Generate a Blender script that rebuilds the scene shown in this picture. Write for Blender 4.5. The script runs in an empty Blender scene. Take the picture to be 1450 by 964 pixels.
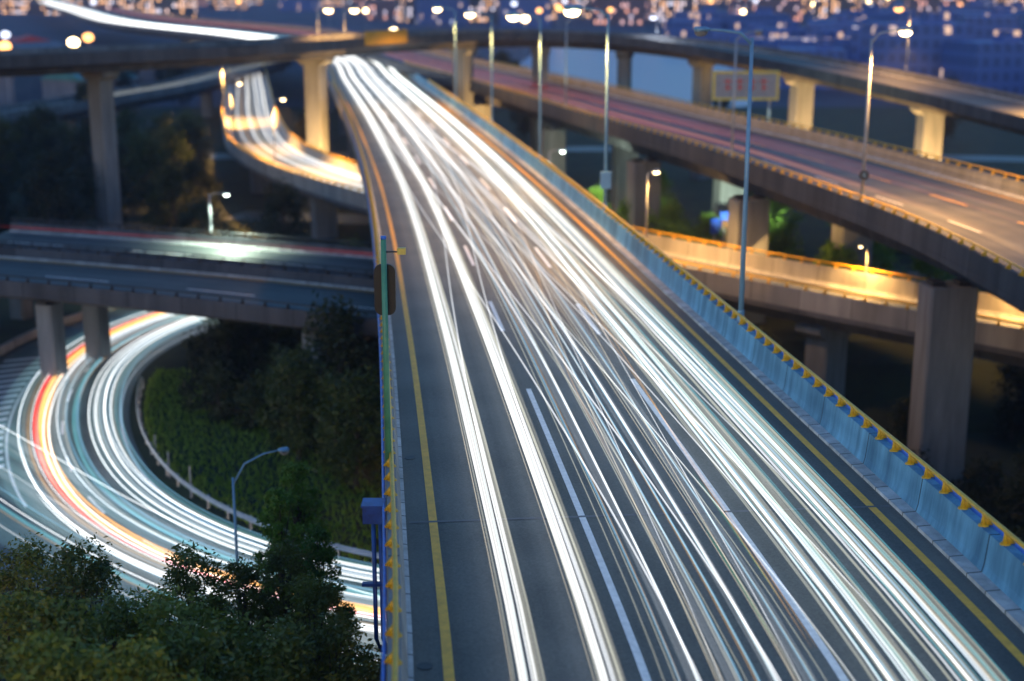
import bpy, bmesh, math, random
from mathutils import Vector, Matrix
from mathutils.bvhtree import BVHTree
random.seed(7)
R = math.radians
scn = bpy.context.scene
COL = scn.collection

# ------------------------------------------------------------------ camera
CAM_Z, FPX = 26.0, 2014.0
PITCH = math.atan(512 / FPX)
SN, CS = math.sin(PITCH), math.cos(PITCH)
cam = bpy.data.cameras.new('camera')
cam.lens = 50.0
cam.sensor_width = 36.0
cam.sensor_fit = 'HORIZONTAL'
cam.clip_start = 0.5
cam.clip_end = 20000
cam.dof.use_dof = True
cam.dof.focus_distance = 38.0
cam.dof.aperture_fstop = 0.265
cam.dof.aperture_blades = 0
camo = bpy.data.objects.new('camera', cam)
COL.objects.link(camo)
camo.location = (0, 0, CAM_Z)
camo.rotation_euler = (R(90) - PITCH, 0, 0)
scn.camera = camo

# ------------------------------------------------------------------ dusk sky and the last of the sun
w = bpy.data.worlds.new('World')
scn.world = w
w.use_nodes = True
nt = w.node_tree
bg = nt.nodes['Background']
sky = nt.nodes.new('ShaderNodeTexSky')
sky.sky_type = 'NISHITA'
sky.sun_disc = False
sky.sun_elevation = R(4.5)
sky.sun_rotation = R(200)
sky.air_density = 1.3
sky.dust_density = 0.6
sky.ozone_density = 4.0
tint = nt.nodes.new('ShaderNodeMix')
tint.data_type = 'RGBA'
tint.blend_type = 'MULTIPLY'
tint.inputs[0].default_value = 1.0
tint.inputs[7].default_value = (.98, 1.0, 1.13, 1)
nt.links.new(sky.outputs[0], tint.inputs[6])
nt.links.new(tint.outputs[2], bg.inputs[0])
bg.inputs[1].default_value = 0.15
sun = bpy.data.lights.new('sun', 'SUN')
sun.energy = 0.02
sun.angle = R(10)
sun.color = (1, .75, .55)
suno = bpy.data.objects.new('sun', sun)
COL.objects.link(suno)
suno.rotation_euler = (R(80), 0, R(-20))
vs = scn.view_settings
vs.view_transform = 'Standard'
vs.look = 'None'
vs.exposure = 1.45
vs.gamma = 1.0
scn.render.engine = 'CYCLES'
cy = scn.cycles
cy.use_denoising = True
cy.max_bounces = 4
cy.volume_bounces = 0
cy.diffuse_bounces = 2
cy.glossy_bounces = 2
cy.transmission_bounces = 2
cy.transparent_max_bounces = 48
cy.sample_clamp_indirect = 3.0
cy.caustics_reflective = False
cy.caustics_refractive = False

# ------------------------------------------------------------------ materials
MATS = {}


def new_mat(name):
    m = bpy.data.materials.new(name)
    m.use_nodes = True
    MATS[name] = m
    return m, m.node_tree, m.node_tree.nodes['Principled BSDF']


def N(nt, kind, **kw):
    n = nt.nodes.new(kind)
    for k, v in kw.items():
        setattr(n, k, v)
    return n


def surf(name, col, col2=None, scale=1.0, rough=.8, metal=0., bump=0., bscale=30., streak=False, detail=6, rnd=0., joint=0.):
    """two-tone noisy procedural surface; streak: the noise is drawn out downwards as rain marks are"""
    m, nt, p = new_mat(name)
    col2 = col2 or tuple(c * .7 for c in col)
    tc = N(nt, 'ShaderNodeTexCoord')
    mp = N(nt, 'ShaderNodeMapping')
    nt.links.new(tc.outputs['Object'], mp.inputs[0])
    mp.inputs['Scale'].default_value = (1, 1, .12) if streak else (1, 1, 1)
    nz = N(nt, 'ShaderNodeTexNoise')
    nz.inputs['Scale'].default_value = scale
    nz.inputs['Detail'].default_value = detail
    nz.inputs['Roughness'].default_value = .65
    nt.links.new(mp.outputs[0], nz.inputs['Vector'])
    cr = N(nt, 'ShaderNodeValToRGB')
    cr.color_ramp.elements[0].position = .35
    cr.color_ramp.elements[1].position = .65
    cr.color_ramp.elements[0].color = (*col2, 1)
    cr.color_ramp.elements[1].color = (*col, 1)
    nt.links.new(nz.outputs[0], cr.inputs[0])
    out = cr.outputs[0]
    if rnd:
        oi = N(nt, 'ShaderNodeObjectInfo')
        mr = N(nt, 'ShaderNodeMapRange')
        mr.inputs['To Min'].default_value = 1 - rnd
        mr.inputs['To Max'].default_value = 1 + rnd
        nt.links.new(oi.outputs['Random'], mr.inputs[0])
        mx = N(nt, 'ShaderNodeMix', data_type='RGBA', blend_type='MULTIPLY')
        mx.inputs[0].default_value = 1
        nt.links.new(out, mx.inputs[6])
        nt.links.new(mr.outputs[0], mx.inputs[7])
        out = mx.outputs[2]
    if joint:
        uv = N(nt, 'ShaderNodeUVMap')
        sx = N(nt, 'ShaderNodeSeparateXYZ')
        nt.links.new(uv.outputs[0], sx.inputs[0])
        dv = N(nt, 'ShaderNodeMath', operation='DIVIDE')
        dv.inputs[1].default_value = joint
        nt.links.new(sx.outputs[0], dv.inputs[0])
        fr_ = N(nt, 'ShaderNodeMath', operation='FRACT')
        nt.links.new(dv.outputs[0], fr_.inputs[0])
        lt = N(nt, 'ShaderNodeMath', operation='LESS_THAN')
        lt.inputs[1].default_value = .06 / joint
        nt.links.new(fr_.outputs[0], lt.inputs[0])
        # every panel has its own tone
        fl = N(nt, 'ShaderNodeMath', operation='FLOOR')
        nt.links.new(dv.outputs[0], fl.inputs[0])
        wn = N(nt, 'ShaderNodeTexWhiteNoise', noise_dimensions='1D')
        nt.links.new(fl.outputs[0], wn.inputs['W'])
        pm = N(nt, 'ShaderNodeMapRange')
        pm.inputs['To Min'].default_value = .78
        pm.inputs['To Max'].default_value = 1.12
        nt.links.new(wn.outputs[0], pm.inputs[0])
        m0 = N(nt, 'ShaderNodeMix', data_type='RGBA', blend_type='MULTIPLY')
        m0.inputs[0].default_value = 1
        nt.links.new(out, m0.inputs[6])
        nt.links.new(pm.outputs[0], m0.inputs[7])
        mj = N(nt, 'ShaderNodeMix', data_type='RGBA')
        nt.links.new(lt.outputs[0], mj.inputs[0])
        nt.links.new(m0.outputs[2], mj.inputs[6])
        mj.inputs[7].default_value = (*[c * .35 for c in col2], 1)
        out = mj.outputs[2]
    nt.links.new(out, p.inputs['Base Color'])
    p.inputs['Roughness'].default_value = rough
    p.inputs['Metallic'].default_value = metal
    if bump:
        n2 = N(nt, 'ShaderNodeTexNoise')
        n2.inputs['Scale'].default_value = bscale
        n2.inputs['Detail'].default_value = 4
        nt.links.new(tc.outputs['Object'], n2.inputs['Vector'])
        b = N(nt, 'ShaderNodeBump')
        b.inputs['Strength'].default_value = bump
        b.inputs['Distance'].default_value = .05
        nt.links.new(n2.outputs[0], b.inputs['Height'])
        nt.links.new(b.outputs[0], p.inputs['Normal'])
    return m


def asphalt(name, col, rough=.62):
    """asphalt with fine aggregate, blotches and wheel paths (UV: u metres along, v metres across)"""
    m, nt, p = new_mat(name)
    tc = N(nt, 'ShaderNodeTexCoord')
    fine = N(nt, 'ShaderNodeTexNoise')
    fine.inputs['Scale'].default_value = 14
    fine.inputs['Detail'].default_value = 5
    fine.inputs['Roughness'].default_value = .8
    nt.links.new(tc.outputs['Object'], fine.inputs['Vector'])
    big = N(nt, 'ShaderNodeTexNoise')
    big.inputs['Scale'].default_value = .35
    big.inputs['Detail'].default_value = 5
    nt.links.new(tc.outputs['Object'], big.inputs['Vector'])
    uv = N(nt, 'ShaderNodeUVMap')
    mp = N(nt, 'ShaderNodeMapping')
    mp.inputs['Scale'].default_value = (.012, 1.1, 1)
    nt.links.new(uv.outputs[0], mp.inputs[0])
    st = N(nt, 'ShaderNodeTexNoise')
    st.inputs['Scale'].default_value = 1
    st.inputs['Detail'].default_value = 4
    nt.links.new(mp.outputs[0], st.inputs['Vector'])
    a = N(nt, 'ShaderNodeMath', operation='MULTIPLY_ADD')
    a.inputs[1].default_value = 1.8
    nt.links.new(fine.outputs[0], a.inputs[0])
    nt.links.new(big.outputs[0], a.inputs[2])
    b = N(nt, 'ShaderNodeMath', operation='MULTIPLY_ADD')
    b.inputs[1].default_value = 1.9
    nt.links.new(st.outputs[0], b.inputs[0])
    nt.links.new(a.outputs[0], b.inputs[2])
    mr = N(nt, 'ShaderNodeMapRange')
    mr.inputs['From Min'].default_value = 1.8
    mr.inputs['From Max'].default_value = 2.9
    mr.inputs['To Min'].default_value = .35
    mr.inputs['To Max'].default_value = 1.75
    nt.links.new(b.outputs[0], mr.inputs[0])
    mx = N(nt, 'ShaderNodeMix', data_type='RGBA', blend_type='MULTIPLY')
    mx.inputs[0].default_value = 1
    mx.inputs[6].default_value = (*col, 1)
    nt.links.new(mr.outputs[0], mx.inputs[7])
    nt.links.new(mx.outputs[2], p.inputs['Base Color'])
    p.inputs['Roughness'].default_value = rough
    bp = N(nt, 'ShaderNodeBump')
    bp.inputs['Strength'].default_value = .25
    bp.inputs['Distance'].default_value = .02
    nt.links.new(fine.outputs[0], bp.inputs['Height'])
    nt.links.new(bp.outputs[0], p.inputs['Normal'])
    return m


def streak_mat(name, col, strength, solid=0.0, fine=9.0, floor=.25):
    """light drawn out along a lane: adds light to what is behind it; fine threads by UV, slow change along"""
    m = bpy.data.materials.new(name)
    m.use_nodes = True
    MATS[name] = m
    nt = m.node_tree
    nt.nodes.remove(nt.nodes['Principled BSDF'])
    out = nt.nodes['Material Output']
    uv = N(nt, 'ShaderNodeUVMap')
    oi = N(nt, 'ShaderNodeObjectInfo')
    mp = N(nt, 'ShaderNodeMapping')
    mp.inputs['Scale'].default_value = (.011, fine, 1)
    nt.links.new(uv.outputs[0], mp.inputs[0])
    cb = N(nt, 'ShaderNodeCombineXYZ')
    ml = N(nt, 'ShaderNodeMath', operation='MULTIPLY')
    ml.inputs[1].default_value = 91.0
    nt.links.new(oi.outputs['Random'], ml.inputs[0])
    nt.links.new(ml.outputs[0], cb.inputs[2])
    nt.links.new(cb.outputs[0], mp.inputs['Location'])
    nz = N(nt, 'ShaderNodeTexNoise')
    nz.inputs['Scale'].default_value = 1
    nz.inputs['Detail'].default_value = 2
    nt.links.new(mp.outputs[0], nz.inputs['Vector'])
    mr = N(nt, 'ShaderNodeMapRange')
    mr.inputs['From Min'].default_value = .35
    mr.inputs['From Max'].default_value = .65
    mr.inputs['To Min'].default_value = strength * floor
    mr.inputs['To Max'].default_value = strength
    nt.links.new(nz.outputs[0], mr.inputs[0])
    em = N(nt, 'ShaderNodeEmission')
    em.inputs[0].default_value = (*col, 1)
    nt.links.new(mr.outputs[0], em.inputs[1])
    tr = N(nt, 'ShaderNodeBsdfTransparent')
    g = 1 - solid
    tr.inputs[0].default_value = (g, g, g, 1)
    ad = N(nt, 'ShaderNodeAddShader')
    nt.links.new(em.outputs[0], ad.inputs[0])
    nt.links.new(tr.outputs[0], ad.inputs[1])
    nt.links.new(ad.outputs[0], out.inputs[0])
    return m


def emit(name, col, strength):
    m = bpy.data.materials.new(name)
    m.use_nodes = True
    MATS[name] = m
    p = m.node_tree.nodes['Principled BSDF']
    p.inputs['Base Color'].default_value = (*[min(.8, c) for c in col], 1)
    p.inputs['Emission Color'].default_value = (*col, 1)
    p.inputs['Emission Strength'].default_value = strength
    return m


def leaf_mat(name, c1, c2):
    m, nt, p = new_mat(name)
    oi = N(nt, 'ShaderNodeObjectInfo')
    tc = N(nt, 'ShaderNodeTexCoord')
    nz = N(nt, 'ShaderNodeTexNoise')
    nz.inputs['Scale'].default_value = .9
    nz.inputs['Detail'].default_value = 6
    nt.links.new(tc.outputs['Object'], nz.inputs['Vector'])
    ad = N(nt, 'ShaderNodeMath', operation='MULTIPLY_ADD')
    ad.inputs[1].default_value = .5
    nt.links.new(oi.outputs['Random'], ad.inputs[0])
    nt.links.new(nz.outputs[0], ad.inputs[2])
    cr = N(nt, 'ShaderNodeValToRGB')
    cr.color_ramp.elements[0].position = .4
    cr.color_ramp.elements[1].position = 1.0
    cr.color_ramp.elements[0].color = (*c1, 1)
    cr.color_ramp.elements[1].color = (*c2, 1)
    nt.links.new(ad.outputs[0], cr.inputs[0])
    nt.links.new(cr.outputs[0], p.inputs['Base Color'])
    p.inputs['Roughness'].default_value = .55
    tl = N(nt, 'ShaderNodeBsdfTranslucent')
    nt.links.new(cr.outputs[0], tl.inputs[0])
    mx = N(nt, 'ShaderNodeMixShader')
    mx.inputs[0].default_value = .3
    nt.links.new(p.outputs[0], mx.inputs[1])
    nt.links.new(tl.outputs[0], mx.inputs[2])
    nt.links.new(mx.outputs[0], nt.nodes['Material Output'].inputs[0])
    return m


def facade(name, wall, lit, litc, cell=(3.2, 3.2), strength=2.0):
    """plain wall with a grid of window panes; a share of them has the lights on"""
    m, nt, p = new_mat(name)
    tc = N(nt, 'ShaderNodeTexCoord')
    sp = N(nt, 'ShaderNodeSeparateXYZ')
    nt.links.new(tc.outputs['Object'], sp.inputs[0])
    ad = N(nt, 'ShaderNodeMath', operation='ADD')
    nt.links.new(sp.outputs[0], ad.inputs[0])
    nt.links.new(sp.outputs[1], ad.inputs[1])

    def cellfrac(sock, size):
        d = N(nt, 'ShaderNodeMath', operation='DIVIDE')
        d.inputs[1].default_value = size
        nt.links.new(sock, d.inputs[0])
        f = N(nt, 'ShaderNodeMath', operation='FRACT')
        nt.links.new(d.outputs[0], f.inputs[0])
        fl = N(nt, 'ShaderNodeMath', operation='FLOOR')
        nt.links.new(d.outputs[0], fl.inputs[0])
        a = N(nt, 'ShaderNodeMath', operation='COMPARE')
        a.inputs[1].default_value = .5
        a.inputs[2].default_value = .3
        nt.links.new(f.outputs[0], a.inputs[0])
        return a.outputs[0], fl.outputs[0]
    ax, ix = cellfrac(ad.outputs[0], cell[0])
    az, iz = cellfrac(sp.outputs[2], cell[1])
    pane = N(nt, 'ShaderNodeMath', operation='MULTIPLY')
    nt.links.new(ax, pane.inputs[0])
    nt.links.new(az, pane.inputs[1])
    oi = N(nt, 'ShaderNodeObjectInfo')
    cb = N(nt, 'ShaderNodeCombineXYZ')
    nt.links.new(ix, cb.inputs[0])
    nt.links.new(iz, cb.inputs[1])
    nt.links.new(oi.outputs['Random'], cb.inputs[2])
    wn = N(nt, 'ShaderNodeTexWhiteNoise', noise_dimensions='3D')
    nt.links.new(cb.outputs[0], wn.inputs[0])
    gt = N(nt, 'ShaderNodeMath', operation='GREATER_THAN')
    gt.inputs[1].default_value = 1 - lit
    nt.links.new(wn.outputs[0], gt.inputs[0])
    on = N(nt, 'ShaderNodeMath', operation='MULTIPLY')
    nt.links.new(gt.outputs[0], on.inputs[0])
    nt.links.new(pane.outputs[0], on.inputs[1])
    mx = N(nt, 'ShaderNodeMix', data_type='RGBA')
    mx.inputs[6].default_value = (*wall, 1)
    mx.inputs[7].default_value = (*[c * .62 for c in wall], 1)
    nt.links.new(pane.outputs[0], mx.inputs[0])
    nt.links.new(mx.outputs[2], p.inputs['Base Color'])
    st = N(nt, 'ShaderNodeMath', operation='MULTIPLY')
    st.inputs[1].default_value = strength
    nt.links.new(on.outputs[0], st.inputs[0])
    hv = N(nt, 'ShaderNodeMix', data_type='RGBA')
    hv.inputs[6].default_value = (*litc, 1)
    hv.inputs[7].default_value = (.55, .7, 1.0, 1)
    gt2 = N(nt, 'ShaderNodeMath', operation='POWER')
    gt2.inputs[1].default_value = 3
    nt.links.new(wn.outputs[1], gt2.inputs[0])
    nt.links.new(gt2.outputs[0], hv.inputs[0])
    nt.links.new(hv.outputs[2], p.inputs['Emission Color'])
    nt.links.new(st.outputs[0], p.inputs['Emission Strength'])
    p.inputs['Roughness'].default_value = .6
    m.cycles.emission_sampling = 'NONE'
    return m


asphalt('asphalt', (.084, .083, .074))
asphalt('asphalt_dark', (.042, .050, .052))
asphalt('asphalt_loop', (.08, .10, .10), .5)
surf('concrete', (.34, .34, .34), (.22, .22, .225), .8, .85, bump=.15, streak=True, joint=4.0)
surf('concrete_pier', (.21, .23, .25), (.12, .135, .15), 1.1, .9, bump=.2, streak=True)
surf('concrete_blue', (.155, .40, .60), (.05, .17, .29), 1.7, .75, bump=.12, streak=True, joint=4.0)
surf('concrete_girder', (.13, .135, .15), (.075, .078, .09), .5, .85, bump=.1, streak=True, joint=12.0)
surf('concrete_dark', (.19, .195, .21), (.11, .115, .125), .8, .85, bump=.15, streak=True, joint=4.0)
surf('concrete_darkest', (.075, .08, .095), (.04, .044, .055), .8, .85, bump=.15, streak=True, joint=4.0)  # darkest of the concretes, for overpass and low viaduct faces
surf('kerb_paint', (.62, .62, .62), (.38, .38, .38), 2.5, .8, bump=.15, joint=1.0)
surf('paint_white', (.86, .84, .82), (.66, .65, .64), 5, .6)
surf('paint_yellow', (.95, .50, .05), (.74, .37, .045), 4, .6)
surf('rail_yellow', (.80, .47, .02), (.58, .33, .02), 3, .45)
surf('rail_blue', (.05, .20, .75), (.03, .13, .5), 3, .4)
surf('pipe_blue', (.02, .09, .36), (.015, .05, .2), 3, .4)
surf('pole_blue', (.20, .38, .55), (.15, .3, .46), 2, .4, .2)
surf('pole_grey', (.42, .45, .5), (.3, .33, .38), 2, .45, .3)
surf('pole_green', (.10, .34, .20), (.07, .25, .16), 3, .4)
surf('black_plate', (.012, .018, .016), (.008, .01, .01), 4, .5)
surf('joint_metal', (.13, .13, .14), (.09, .09, .1), 3, .6)
surf('steel', (.5, .52, .54), (.35, .37, .39), 3, .4, .7)
surf('dark_steel', (.05, .055, .06), (.03, .03, .035), 4, .5, .3)
surf('soil', (.034, .046, .013), (.017, .022, .008), .25, .95, bump=.4, bscale=2)
surf('bark', (.09, .07, .05), (.05, .04, .03), 6, .9, bump=.4)
surf('sign_blue', (.02, .08, .5), (.015, .06, .42), 4, .4)
surf('sign_white', (.34, .34, .36), (.24, .24, .27), 3, .5)
surf('sign_yellow', (.75, .6, .12), (.6, .45, .1), 3, .5)
surf('sign_red', (.6, .08, .06), (.5, .06, .05), 3, .5)
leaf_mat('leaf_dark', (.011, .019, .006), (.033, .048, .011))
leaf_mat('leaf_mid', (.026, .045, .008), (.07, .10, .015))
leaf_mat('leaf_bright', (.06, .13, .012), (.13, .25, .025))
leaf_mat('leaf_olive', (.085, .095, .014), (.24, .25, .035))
leaf_mat('grass_blade', (.13, .23, .015), (.22, .34, .035))
K = .22
streak_mat('light_white', (.95, .97, 1.0), 1.0 * K)
streak_mat('light_loop', (.95, .98, 1.0), 2.4 * K)
streak_mat('light_hot', (1.0, .98, .94), 1.5 * K, fine=16, floor=.15)
streak_mat('light_soft', (.85, .92, 1.0), .14 * K, fine=14)
streak_mat('light_warm', (1.0, .86, .62), .55 * K)
streak_mat('light_cream', (.95, .93, .74), .45 * K, fine=12)
streak_mat('light_blue', (.28, .68, 1.0), .60 * K)
streak_mat('light_teal', (.2, .75, .85), .48 * K)
streak_mat('light_amber', (1.0, .50, .08), .45 * K)
streak_mat('light_orange', (1.0, .40, .02), 2.0 * K)
streak_mat('light_red', (1.0, .04, .02), 1.6 * K)
streak_mat('light_rose', (1.0, .14, .12), .09 * K, fine=6)
streak_mat('light_sand', (1.0, .55, .22), .15 * K, fine=6)
streak_mat('light_haze', (.92, .88, .7), .30 * K, fine=12)
streak_mat('light_dimred', (1.0, .10, .08), .22 * K)
streak_mat('light_veil', (.42, .85, .9), .09 * K, fine=4)  # added glow that stands in for lamplight on the ground roads
streak_mat('light_green', (.1, .9, .4), .15 * K)
emit('lamp_warm', (1.0, .70, .34), 6.0)
emit('lamp_white', (.85, 1.0, .85), 6.0)
emit('lamp_orange', (1.0, .42, .12), 2.0)
emit('lamp_pale', (.75, .8, 1.0), 1.2)
emit('lamp_off', (.2, .2, .2), 0.0)
surf('glow_paint_yellow', (.42, .24, .02), (.3, .17, .015), 1.5, .6)  # yellow that stands in for lamplight on the overpass parapet


# ------------------------------------------------------------------ mesh helpers
class MB:
    def __init__(self):
        self.v, self.f, self.uv = [], [], []

    def add(self, vs, fs, uvs=None):
        o = len(self.v)
        self.v += [tuple(p) for p in vs]
        for k, f in enumerate(fs):
            self.f.append([i + o for i in f])
            self.uv.append(uvs[k] if uvs else [(0, 0)] * len(f))
        return self

    def box(self, c, s, rz=0., ax=None):
        sx, sy, sz = s[0] / 2, s[1] / 2, s[2] / 2
        M = Matrix.Rotation(rz, 3, 'Z') if ax is None else ax
        c = Vector(c)
        P = [c + M @ Vector((x * sx, y * sy, z * sz)) for x in (-1, 1) for y in (-1, 1) for z in (-1, 1)]
        return self.add(P, [(0, 1, 3, 2), (4, 6, 7, 5), (0, 4, 5, 1), (2, 3, 7, 6), (0, 2, 6, 4), (1, 5, 7, 3)])

    def tube(self, pts, r, n=8, cap=True, flat=None):
        """r: radius or list; flat=(w,h) factors for an elliptic section lying level"""
        pts = [Vector(p) for p in pts]
        rs = r if isinstance(r, (list, tuple)) else [r] * len(pts)
        rings, s = [], 0.
        V, Fc, U = [], [], []
        S = []
        ref = Vector((0, 0, 1))
        for i, p in enumerate(pts):
            a = pts[max(0, i - 1)]
            b = pts[min(len(pts) - 1, i + 1)]
            t = (b - a).normalized()
            side = t.cross(ref)
            if side.length < .05:
                side = Vector((1, 0, 0))
            side.normalize()
            up = side.cross(t).normalized()
            if i:
                s += (p - pts[i - 1]).length
            S.append(s)
            fw, fh = flat if flat else (1, 1)
            for k in range(n):
                an = 2 * math.pi * k / n
                V.append(p + side * (math.cos(an) * rs[i] * fw) + up * (math.sin(an) * rs[i] * fh))
        for i in range(len(pts) - 1):
            for k in range(n):
                k2 = (k + 1) % n
                Fc.append((i * n + k, i * n + k2, (i + 1) * n + k2, (i + 1) * n + k))
                v0, v1 = k / n, (k + 1) / n
                U.append([(S[i], v0), (S[i], v1), (S[i + 1], v1), (S[i + 1], v0)])
        if cap:
            Fc.append(tuple(range(n - 1, -1, -1)))
            U.append([(0, 0)] * n)
            Fc.append(tuple((len(pts) - 1) * n + k for k in range(n)))
            U.append([(0, 0)] * n)
        return self.add(V, Fc, U)

    def sweep(self, fr, prof, closed=True, cap=True):
        """fr: list of (point, right, s); prof: (lateral, height) pairs"""
        n = len(prof)
        V, Fc, U = [], [], []
        for (p, r, s) in fr:
            for (a, h) in prof:
                V.append((p[0] + r[0] * a, p[1] + r[1] * a, p[2] + h))
        m = n if closed else n - 1
        for i in range(len(fr) - 1):
            for k in range(m):
                k2 = (k + 1) % n
                Fc.append((i * n + k, i * n + k2, (i + 1) * n + k2, (i + 1) * n + k))
                U.append([(fr[i][2], prof[k][0]), (fr[i][2], prof[k2][0]), (fr[i + 1][2], prof[k2][0]), (fr[i + 1][2], prof[k][0])])
        if closed and cap:
            Fc.append(tuple(range(n - 1, -1, -1)))
            U.append([(0, 0)] * n)
            Fc.append(tuple((len(fr) - 1) * n + k for k in range(n)))
            U.append([(0, 0)] * n)
        return self.add(V, Fc, U)

    def build(self, name, mat, parent=None, smooth=False, origin=None):
        me = bpy.data.meshes.new(name)
        v = self.v
        if origin is not None:
            v = [(p[0] - origin[0], p[1] - origin[1], p[2] - origin[2]) for p in v]
        me.from_pydata(v, [], self.f)
        ul = me.uv_layers.new(name='UVMap')
        flat = [c for u in self.uv for q in u for c in q]
        ul.data.foreach_set('uv', flat)
        me.materials.append(MATS[mat])
        if smooth:
            me.polygons.foreach_set('use_smooth', [True] * len(me.polygons))
        me.update()
        o = bpy.data.objects.new(name, me)
        COL.objects.link(o)
        if origin is not None:
            o.location = origin
        if parent is not None:
            o.parent = parent
            if origin is None and parent.type == 'EMPTY':
                o.location = tuple(-c for c in parent.location)
        return o


def tag(o, label=None, cat=None, group=None, kind=None):
    if label:
        o['label'] = label
    if cat:
        o['category'] = cat
    if group:
        o['group'] = group
    if kind:
        o['kind'] = kind
    return o


def thing(name, label, cat, loc=(0, 0, 0), group=None):
    o = bpy.data.objects.new(name, None)
    COL.objects.link(o)
    o.location = loc
    return tag(o, label, cat, group)


def dup(root, loc, rz=0., sc=1., label=None, group=None):
    r = root.copy()
    COL.objects.link(r)
    r.location = loc
    r.rotation_euler = (0, 0, rz)
    r.scale = (sc, sc, sc) if not isinstance(sc, tuple) else sc
    if label:
        r['label'] = label
    if group:
        r['group'] = group
    for ch in list(root.children):
        c = ch.copy()
        COL.objects.link(c)
        c.parent = r
    return r


def pick(px, py, z):
    zf = z if callable(z) else (lambda y: z)
    u = (px - 725) / FPX
    v = (482 - py) / FPX
    d = Vector((u, CS + v * SN, -SN + v * CS))
    zz = zf(60)
    t = 0
    for _ in range(40):
        t = (zz - CAM_Z) / d.z
        zz = .5 * zz + .5 * zf(t * d.y)
    return Vector((0, 0, CAM_Z)) + d * t


class Path:
    def __init__(self, pts, ds=2.0, smooth=0):
        pts = [Vector(p) for p in pts]
        P = [pts[0] * 2 - pts[1]] + pts + [pts[-1] * 2 - pts[-2]]
        out = []
        for i in range(1, len(P) - 2):
            n = max(2, int((P[i + 1] - P[i]).length / .5))
            p0, p1, p2, p3 = P[i - 1:i + 3]
            # centripetal-ish: limit tangents for uneven spacing
            d0, d1, d2 = (p1 - p0).length, (p2 - p1).length, (p3 - p2).length
            m1 = ((p1 - p0) / d0 * d1 + (p2 - p1) / d1 * d0) / (d0 + d1) * d1
            m2 = ((p2 - p1) / d1 * d2 + (p3 - p2) / d2 * d1) / (d1 + d2) * d1
            for k in range(n):
                t = k / n
                t2, t3 = t * t, t * t * t
                out.append(p1 * (2 * t3 - 3 * t2 + 1) + m1 * (t3 - 2 * t2 + t) + p2 * (-2 * t3 + 3 * t2) + m2 * (t3 - t2))
        out.append(pts[-1])
        # resample
        acc, res = 0., [out[0]]
        for a, b in zip(out, out[1:]):
            L = (b - a).length
            while acc + L >= ds:
                f = (ds - acc) / L
                a = a + (b - a) * f
                L = (b - a).length
                acc = 0.
                res.append(a)
            acc += L
        res.append(out[-1])
        for _ in range(smooth):
            res = [res[0]] + [(a + b * 2 + c) / 4 for a, b, c in zip(res, res[1:], res[2:])] + [res[-1]]
        self.p = res
        self.s = [0.]
        for a, b in zip(res, res[1:]):
            self.s.append(self.s[-1] + (b - a).length)
        self.r = []
        for i in range(len(res)):
            t = res[min(i + 1, len(res) - 1)] - res[max(i - 1, 0)]
            t.z = 0
            t.normalize()
            self.r.append(Vector((t.y, -t.x, 0)))
        self.L = self.s[-1]

    def at(self, s):
        s = min(max(s, 0), self.L - 1e-4)
        lo, hi = 0, len(self.s) - 1
        while hi - lo > 1:
            m = (lo + hi) // 2
            if self.s[m] <= s:
                lo = m
            else:
                hi = m
        f = (s - self.s[lo]) / max(1e-6, self.s[hi] - self.s[lo])
        return self.p[lo].lerp(self.p[hi], f), self.r[lo].lerp(self.r[hi], f).normalized()

    def off(self, s, a, h=0.):
        p, r = self.at(s)
        return Vector((p.x + r.x * a, p.y + r.y * a, p.z + h))

    def frames(self, s0=0., s1=None, ds=2.):
        s1 = self.L if s1 is None else min(s1, self.L)
        n = max(1, int((s1 - s0) / ds))
        out = []
        for i in range(n + 1):
            s = s0 + (s1 - s0) * i / n
            p, r = self.at(s)
            out.append((p, r, s))
        return out

    def s_at_y(self, y, after=0.):
        for i in range(len(self.p) - 1):
            a, b = self.p[i].y, self.p[i + 1].y
            if self.s[i] >= after and (a - y) * (b - y) <= 0 and a != b:
                return self.s[i] + (self.s[i + 1] - self.s[i]) * (y - a) / (b - a)
        return 0.

    def s_near(self, q):
        q = Vector(q)
        k = min(range(len(self.p)), key=lambda i: (self.p[i].x - q.x) ** 2 + (self.p[i].y - q.y) ** 2)
        return self.s[k]


# ------------------------------------------------------------------ ground, water
def ground_z(x, y):
    def sm(v, a, b):
        t = min(1, max(0, (v - a) / (b - a)))
        return t * t * (3 - 2 * t)
    return -4.2 * sm(x, 10, 20) * (1 - sm(x, 62, 75)) * sm(y, 58, 66) * (1 - sm(y, 92, 102))


g = MB()
gx = [-9000, -1200, -300, -120] + [k * 3 for k in range(0, 30)] + [120, 300, 1200, 9000]
gy = [-300, 0, 40] + [54 + k * 3 for k in range(0, 18)] + [130, 300, 900, 3000, 12000]
g.add([(x, y, ground_z(x, y)) for y in gy for x in gx], [(b * len(gx) + a, b * len(gx) + a + 1, (b + 1) * len(gx) + a + 1, (b + 1) * len(gx) + a) for b in range(len(gy) - 1) for a in range(len(gx) - 1)])
tag(g.build('ground', 'soil'), kind='structure')
surf('town_ground', (.07, .08, .13), (.035, .04, .075), .02, .9)
g = MB()
g.add([(-2500, 300, .01), (2500, 300, .01), (2500, 6000, .01), (-2500, 6000, .01)], [(0, 1, 2, 3)])
tag(g.build('town_ground', 'town_ground'), kind='structure')
m, nt_, p_ = new_mat('water')
p_.inputs['Base Color'].default_value = (.01, .09, .36, 1)
p_.inputs['Roughness'].default_value = .3
nz_ = N(nt_, 'ShaderNodeTexNoise')
nz_.inputs['Scale'].default_value = .6
tc_ = N(nt_, 'ShaderNodeTexCoord')
nt_.links.new(tc_.outputs['Object'], nz_.inputs['Vector'])
bp_ = N(nt_, 'ShaderNodeBump')
bp_.inputs['Strength'].default_value = .9
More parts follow.
